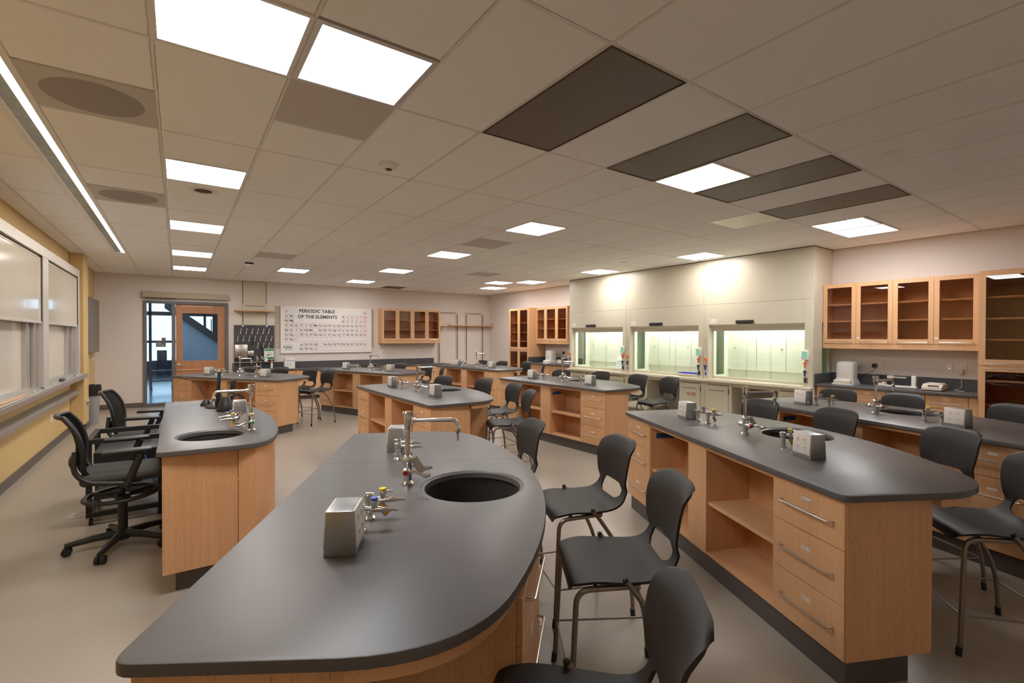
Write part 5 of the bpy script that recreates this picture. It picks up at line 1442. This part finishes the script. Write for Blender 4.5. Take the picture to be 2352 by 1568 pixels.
for (x, z) in ((1.555, 1.50), (1.765, 1.35)):
    bm = B(); box(bm, -.018, .018, -.02, 0, -.095, .095, .006, 2, mat=Matrix.Translation((x, YB - .055, z)) @ Matrix.Rotation(R(9), 4, 'Y')); obj('brush_hanger', bm, 'slot', t, 40)
bm = B(); box(bm, 1.15, 2.06, YB - .10, YB - .03, .962, .985, .005, 1); obj('drip_ledge', bm, 'alum', t, 0)
t = thing('mounted_towel_dispenser', 'stainless paper towel dispenser mounted on the black pegboard', 'dispenser', (1.294, YB - .046, 1.09))
bm = B(); box(bm, -.14, .14, -.11, 0, 0, .335, .010, 2); obj('case', bm, 'steel', t, 40)
bm = B(); box(bm, -.135, .135, -.115, -.02, -.012, .004); cyl(bm, (0, -.113, .30), (0, -.109, .30), .012, 14); obj('outlet_lip', bm, 'slot', t, 0)
bm = B(); rbox(bm, 1.44, 1.578, YB - .12, YB - .046, 1.13, 1.268, .01, 2); tag(obj('mounted_soap_dispenser', bm, 'steel', None, 40), 'small square steel dispenser right of the paper towel dispenser', 'dispenser')
t = thing('eyewash_sign', 'green and white eyewash sign in front of the black pegboard', 'sign', (1.917, YB - .16, 1.176))
bm = B(); box(bm, -.112, .112, -.003, .003, -.147, .147); obj('panel', bm, 'white', t, 0)
bm = B(); box(bm, -.104, .104, -.0042, -.003, .085, .140); box(bm, -.104, .104, -.0042, -.003, -.140, -.075); obj('green_bands', bm, 'green', t, 0)
bm = B(); box(bm, -.06, .03, -.0042, -.003, -.03, -.005); tube(bm, [(-.02, -.004, .0), (.0, -.004, .05), (.03, -.004, .05), (.05, -.004, .0), (.05, -.004, -.03)], .005, 6); obj('eyewash_symbol', bm, 'green', t, 0)
bm = B(); text(bm, 'EYE WASH', .030, TM((-.095, -.0048, .124), (1, 0, 0)), 'LEFT'); obj('lettering', bm, 'white', t, 0)
dup(P_fau, (1.62, YB - .25, .801), -PI / 2, 'chrome faucet at the back wall sink before the pegboard')
t = thing('eyewash_hose', 'hand-held eyewash sprayer with grey hose at the back sink', 'eyewash', (1.72, YB - .18, .801))
bm = B(); lathe(bm, [(.03, 0), (.03, .01), (.018, .02), (.018, .13)], seg=16); tube(bm, fillet([(0, 0, .12), (0, -.03, .30), (.02, -.05, .33), (.05, -.06, .26)], .04, 5), .014, 10); obj('body', bm, 'steel', t)
bm = B(); lathe(bm, [(.012, 0), (.032, .02), (.034, .05), (.02, .06)], (.055, -.065, .22), 14); obj('spray_head', bm, 'bin', t)
t = thing('spray_bottle', 'small orange and white bottle at the right end of the sink ledge', 'bottle', (1.98, YB - .16, .988))
bm = B(); lathe(bm, [(.0, -.185), (.024, -.185), (.026, -.17), (.026, -.06), (.012, -.03), (.012, -.01)], seg=16); obj('body', bm, 'white', t)
bm = B(); lathe(bm, [(.017, -.03), (.019, .03), (.012, .07), (0, .075)], seg=14); obj('cap', bm, 'orange', t)
t = thing('white_carton', 'white carton with dark blue stripe on the back counter', 'box', (2.38, YB - .26, .801))
bm = B(); box(bm, -.125, .125, -.09, .09, 0, .235, .004, 1); obj('carton', bm, 'white', t, 0)
bm = B(); box(bm, -.10, .126, -.0915, .0915, .195, .208); obj('blue_stripe', bm, 'inkblue', t, 0)
bm = B(); rbox(bm, -.12, .12, -.085, .085, .235, .275, .012, 2); obj('lid', bm, 'plate', t, 40)
bm = B()
for k in range(3): box(bm, -.09, .05 - .02 * k, -.0915, -.0895, .12 - k * .022, .128 - k * .022)
obj('print_lines', bm, 'inkpale', t, 0)
bm = B(); box(bm, 1.80, 1.88, YB - .20, YB - .14, .985, 1.08, .003, 1); tag(obj('white_box', bm, 'white', None, 0), 'tiny white box standing on the sink ledge left of the green sign', 'box')

# ------------------------------------------------------------------ left wall: sliding whiteboards
t = thing('whiteboard', 'aluminium framed vertical sliding whiteboard unit on the yellow left wall', 'whiteboard', (XL, 0, 0))
f0, f1 = .03, .15                                # depth from wall (front at x=-1.36)
ya, yb_ = 5.62, 10.79; zt_, zh, zb_ = 2.737, 2.613, .985
M0, M1 = 8.155, 8.435
bm = B()
box(bm, 0, f1, ya, yb_, zh, zt_, .004, 1); box(bm, 0, f1, M0, M1, zb_, zh, .004, 1); box(bm, 0, f1, yb_ - .10, yb_, zb_, zh, .004, 1); box(bm, 0, f1, ya, ya + .12, zb_, zh, .004, 1)
obj('frame', bm, 'alumw', t, 0)
bays = [(ya + .12, M0), (M1, yb_ - .10)]
for (a, b) in bays:
    bm = B(); box(bm, .004, .012, a, b, zb_ + .02, zh); rb = obj('rear_board', bm, 'wb', t, 0)
    for (d1, p, q) in ((.055, b - .33, b - .17), (.085, b - .15, b - .02), (.055, a + .02, a + .15)):
        bm = B(); box(bm, .012, d1, p, q, zb_ + .02, 1.80); obj('track', bm, 'alum', t, 0)
    bm = B(); box(bm, .112, .126, a + .015, b - .045, 1.80, zh - .03); sb = obj('sliding_board', bm, 'wb', t, 0)
    bm = B(); box(bm, .105, .136, a + .01, b - .04, 1.785, 1.812, .002, 1); box(bm, .105, .132, a + .01, b - .04, zh - .036, zh - .024); box(bm, .105, .132, b - .058, b - .04, 1.80, zh - .03); box(bm, .105, .132, a + .01, a + .026, 1.80, zh - .03); obj('board_trim', bm, 'alumw', sb, 0)
    bm = B(); box(bm, .02, .105, a, b, zh - .022, zh - .002); box(bm, .106, .14, b - .035, b - .026, 1.80, zh); obj('track_gap', bm, 'slot', t, 0)
bm = B(); box(bm, 0, .235, ya - .05, 10.935, .985, 1.003, .002, 1); box(bm, .215, .235, ya - .05, 10.935, .930, .985, .002, 1); box(bm, .0, .06, ya, 10.79, 1.003, 1.02)
obj('marker_tray', bm, 'alum', t, 0)
def marker(x, y, ang, m, lab):
    t = thing('marker', lab, 'marker', (x, y, 1.0045 + .0087), R(ang), 'whiteboard markers')
    bm = B(); tube(bm, [(0, -.055, 0), (0, .028, 0)], .0085, 10); obj('barrel', bm, 'white', t)
    bm = B(); tube(bm, [(0, .028, 0), (0, .066, 0)], .0082, 10); obj('cap', bm, m, t)
TX = XL + .19
marker(TX, 7.42, 10, 'green', 'green-capped marker on the tray left of the mullion')
marker(TX + .005, 7.86, 25, 'slot', 'dark-tipped marker lying crosswise on the tray before the mullion')
marker(TX + .008, 8.28, 8, 'red', 'red marker on tray in front of the whiteboard mullion')
marker(TX, 8.40, 20, 'inkblue', 'purple-blue marker beside the red marker on the tray')
marker(TX, 9.40, 10, 'slot', 'black-capped marker just beyond the felt eraser')
marker(TX, 10.10, 170, 'blue', 'blue-capped marker near the far end of the tray')
bm = B(); box(bm, TX - .035, TX + .012, 8.98, 9.14, 1.0045, 1.04, .004, 1); tag(obj('board_eraser', bm, 'kick', None, 40), 'dark felt eraser on the whiteboard tray', 'eraser')
bm = B(); box(bm, TX - .032, TX + .010, 6.2, 7.15, 1.0045, 1.009); tag(obj('wooden_ruler', bm, 'woody', None, 0), 'long yellow wooden ruler on the whiteboard tray', 'ruler')
bm = B(); vs = [bm.verts.new(p) for p in ((XL + .001, YF + .5, .64), (XL + .001, YF + .5, .735), (XL + .115, YF + .5, .69), (XL + .115, YF + .5, .64))]; ve = [bm.verts.new((v.co.x, 10.93, v.co.z)) for v in vs]
for k in range(4): bm.faces.new((vs[k], vs[(k + 1) % 4], ve[(k + 1) % 4], ve[k]))
bm.faces.new(vs); bm.faces.new(ve)
tag(obj('rail_raceway', bm, 'alum', None, 0), 'long grey wall raceway ledge under the whiteboard tray', 'raceway')
t = thing('mounted_display', 'dark grey flat display mounted beyond the yellow pilaster', 'display', (-1.40, 0, 0))
bm = B(); box(bm, -.06, 0, 12.05, 13.60, 1.292, 2.392, .006, 2); obj('case', bm, 'screen', t, 40)
bm = B(); box(bm, -.001, .0015, 12.08, 13.57, 1.32, 2.365); obj('screen', bm, 'screen', t, 0)
bm = B(); box(bm, -.11, -.06, 12.5, 13.1, 1.6, 2.1); obj('wall_mount', bm, 'slot', t, 0)
t = thing('mounted_pull_station', 'small red pull station on the yellow wall below the display', 'pull station', (XL + .001, 13.45, 1.12), PI / 2)
bm = B(); box(bm, -.045, .045, -.03, 0, -.06, .06, .004, 1); obj('cover', bm, 'plate', t, 0)
bm = B(); box(bm, -.03, .03, -.036, -.03, -.05, .0, .003, 1); obj('lever', bm, 'red', t, 0)
bm = B()
for k in range(2): box(bm, XL, XL + .03, 12.5 + k * .16, 12.58 + k * .16, 1.16, 1.285)
tag(obj('mounted_cable_plate', bm, 'plate', None, 0), 'pale cable plates just under the wall display', 'cable plate')
t = thing('waste_bin', 'grey waste bin with black liner beside the yellow pilaster', 'bin', (-1.335, 11.75, 0))
bm = B(); lathe(bm, [(.10, 0), (.105, .004), (.135, .62), (.138, .66), (.13, .66), (.12, .6), (.095, .02)], seg=24); obj('body', bm, 'bin', t)
bm = B(); rng = random.Random(4)
lathe(bm, [(.141, .53), (.150, .58), (.149, .66), (.143, .722), (.13, .724), (.12, .66), (.115, .5)], seg=28, cap=False)
for v in bm.verts:
    v.co += Vector((rng.uniform(-.006, .006), rng.uniform(-.006, .006), rng.uniform(-.01, .006)))
obj('bin_liner', bm, 'bag', t, 30)
for k, lab in enumerate(('first grey hook on the pilaster near the bin', 'second grey hook on the pilaster near the bin', 'third grey hook on the pilaster near the bin')):
    bm = B(); tube(bm, fillet([(-1.33, 11.08 + k * .09, .50), (-1.305, 11.08 + k * .09, .50), (-1.30, 11.08 + k * .09, .42), (-1.28, 11.08 + k * .09, .43)], .01, 3), .008, 8)
    tag(obj('mounted_hook', bm, 'steel', None, 50), lab, 'hook', 'pilaster hooks')

# ------------------------------------------------------------------ corridor beyond the door
bm = B(); box(bm, -9, 9, YB + .13, 31, -.06, 0); struct(obj('floor', bm, 'cfloor', ang=0))
bm = B(); box(bm, -9, 9, YB + .13, 31, 4.6, 4.7); struct(obj('ceiling', bm, 'cwall', ang=0))
bm = B(); yw = 26.0
zs = [(0, .55), (1.35, 1.45), (2.55, 2.72), (3.9, 4.6)]
for a, b in zs: box(bm, -9, 9, yw, yw + .15, a, b)
for k in range(19): box(bm, -9 + k * 1.0 - .05, -9 + k * 1.0 + .05, yw, yw + .15, .55, 3.9)
for x0, x1 in ((-9, -6.2), (1.3, 3.3)): box(bm, x0, x1, yw + .02, yw + .13, 0, 2.6)
struct(obj('wall_corridor', bm, 'steelblue', ang=0))
bm = B(); box(bm, -9.1, -9, YB + .13, 31, 0, 4.7); box(bm, 9, 9.1, YB + .13, 31, 0, 4.7); struct(obj('wall_corridor_side', bm, 'cwall', ang=0))
t = thing('staircase', 'dark sloping stair stringer seen through the door glass', 'stairs', (0, 0, 0))
bm = B(); vs = []
for y in (18.6, 18.75): vs.append([bm.verts.new((x, y, z)) for x, z in ((-.35, 2.79), (.10, 2.436), (2.6, .46), (2.6, .19), (-.35, 2.52))])
for a, b in ((0, 1),):
    n = 5
    for k in range(n): bm.faces.new((vs[0][k], vs[0][(k + 1) % n], vs[1][(k + 1) % n], vs[1][k]))
    bm.faces.new(vs[0]); bm.faces.new(list(reversed(vs[1])))
obj('stringer', bm, 'steelblue', t, 0)
bm = B()
for k in range(9): tube(bm, [(.9 + k * .2, 18.68, 1.79 - k * .158), (.9 + k * .2, 18.68, 2.2 - k * .158)], .015, 6)
obj('balusters', bm, 'steelblue', t, 0)
bm = B(); box(bm, .05, 2.6, 18.8, 18.86, 0, 2.2)
for v in bm.verts:
    if v.co.z > 1: v.co.z = 2.25 - .79 * (v.co.x - .05)
obj('under_stair_panel', bm, 'cwall', t, 0)
t = thing('utility_cart', 'dark wheeled cart standing in the corridor behind sidelight glass', 'cart', (-.42, 18.4, 0), .1)
bm = B()
for z in (.25, .55, .85): box(bm, -.30, .30, -.22, .22, z, z + .03)
for x in (-.28, .28):
    for y in (-.20, .20): box(bm, x - .015, x + .015, y - .015, y + .015, .08, 1.0)
obj('frame', bm, 'steelblue', t, 0)
bm = B()
for x in (-.27, .27):
    for y in (-.19, .19): cyl(bm, (x - .015, y, .04), (x + .015, y, .04), .04, 12)
obj('wheels', bm, 'rubber', t, 40)
bm = B(); box(bm, -.12, .12, -.1, .1, .88, 1.2, .01, 1); obj('equipment', bm, 'kick', t, 0)
bm = B(); box(bm, 1.25, 1.62, 17.4, 17.6, 1.52, 1.95, .01, 1); o = obj('recycling_bin', bm, 'bluebin', None, 0); tag(o, 'bright blue bin seen through the right side of the door glass', 'bin')
t = thing('storage_rack', 'dark shelf rack behind the right side of the door glass', 'rack', (0, 0, 0))
bm = B(); box(bm, 1.10, 1.85, 17.3, 17.7, 1.47, 1.515); box(bm, 1.2, 1.85, 17.3, 17.7, 2.02, 2.06)
for x in (1.12, 1.83): box(bm, x - .02, x + .02, 17.32, 17.36, 0, 2.5); box(bm, x - .02, x + .02, 17.64, 17.68, 0, 2.5)
for k in range(6): box(bm, 1.15 + k * .11, 1.22 + k * .11, 17.4, 17.5, 2.065, 2.25 + .12 * (k % 3))
obj('frame', bm, 'steelblue', t, 0)

# ------------------------------------------------------------------ daylight outside the corridor, camera, view
w = bpy.data.worlds.new('sky'); SC.world = w; w.use_nodes = True
bg = w.node_tree.nodes['Background']; bg.inputs['Color'].default_value = (.60, .80, 1.0, 1); bg.inputs['Strength'].default_value = 1.6

cam = bpy.data.cameras.new('camera'); co = bpy.data.objects.new('camera', cam); COL.objects.link(co); SC.camera = co
cam.sensor_width = 36.0; cam.sensor_fit = 'HORIZONTAL'; cam.lens = 1098.79 / 2352 * 36; cam.clip_start = .02; cam.clip_end = 200
yaw, pitch, roll = .6091, -.0093, .0014
f = Vector((math.sin(yaw), math.cos(yaw), 0)); r = Vector((math.cos(yaw), -math.sin(yaw), 0)); u = Vector((0, 0, 1))
f2 = f * math.cos(pitch) + u * math.sin(pitch); u2 = u * math.cos(pitch) - f * math.sin(pitch)
r3 = r * math.cos(roll) + u2 * math.sin(roll); u3 = u2 * math.cos(roll) - r * math.sin(roll)
mw = Matrix((r3, u3, -f2)).transposed().to_4x4(); mw.translation = (0, 0, 1.626); co.matrix_world = mw
vs = SC.view_settings; vs.view_transform = 'Standard'; vs.look = 'None'; vs.exposure = 0.72; vs.gamma = 1.0; vs.use_curve_mapping = False
SC.display_settings.display_device = 'sRGB'
cy = SC.cycles
cy.use_denoising = True; cy.max_bounces = 10; cy.diffuse_bounces = 8; cy.glossy_bounces = 4; cy.transparent_max_bounces = 24; cy.sample_clamp_indirect = 6.0; cy.caustics_reflective = False; cy.caustics_refractive = False
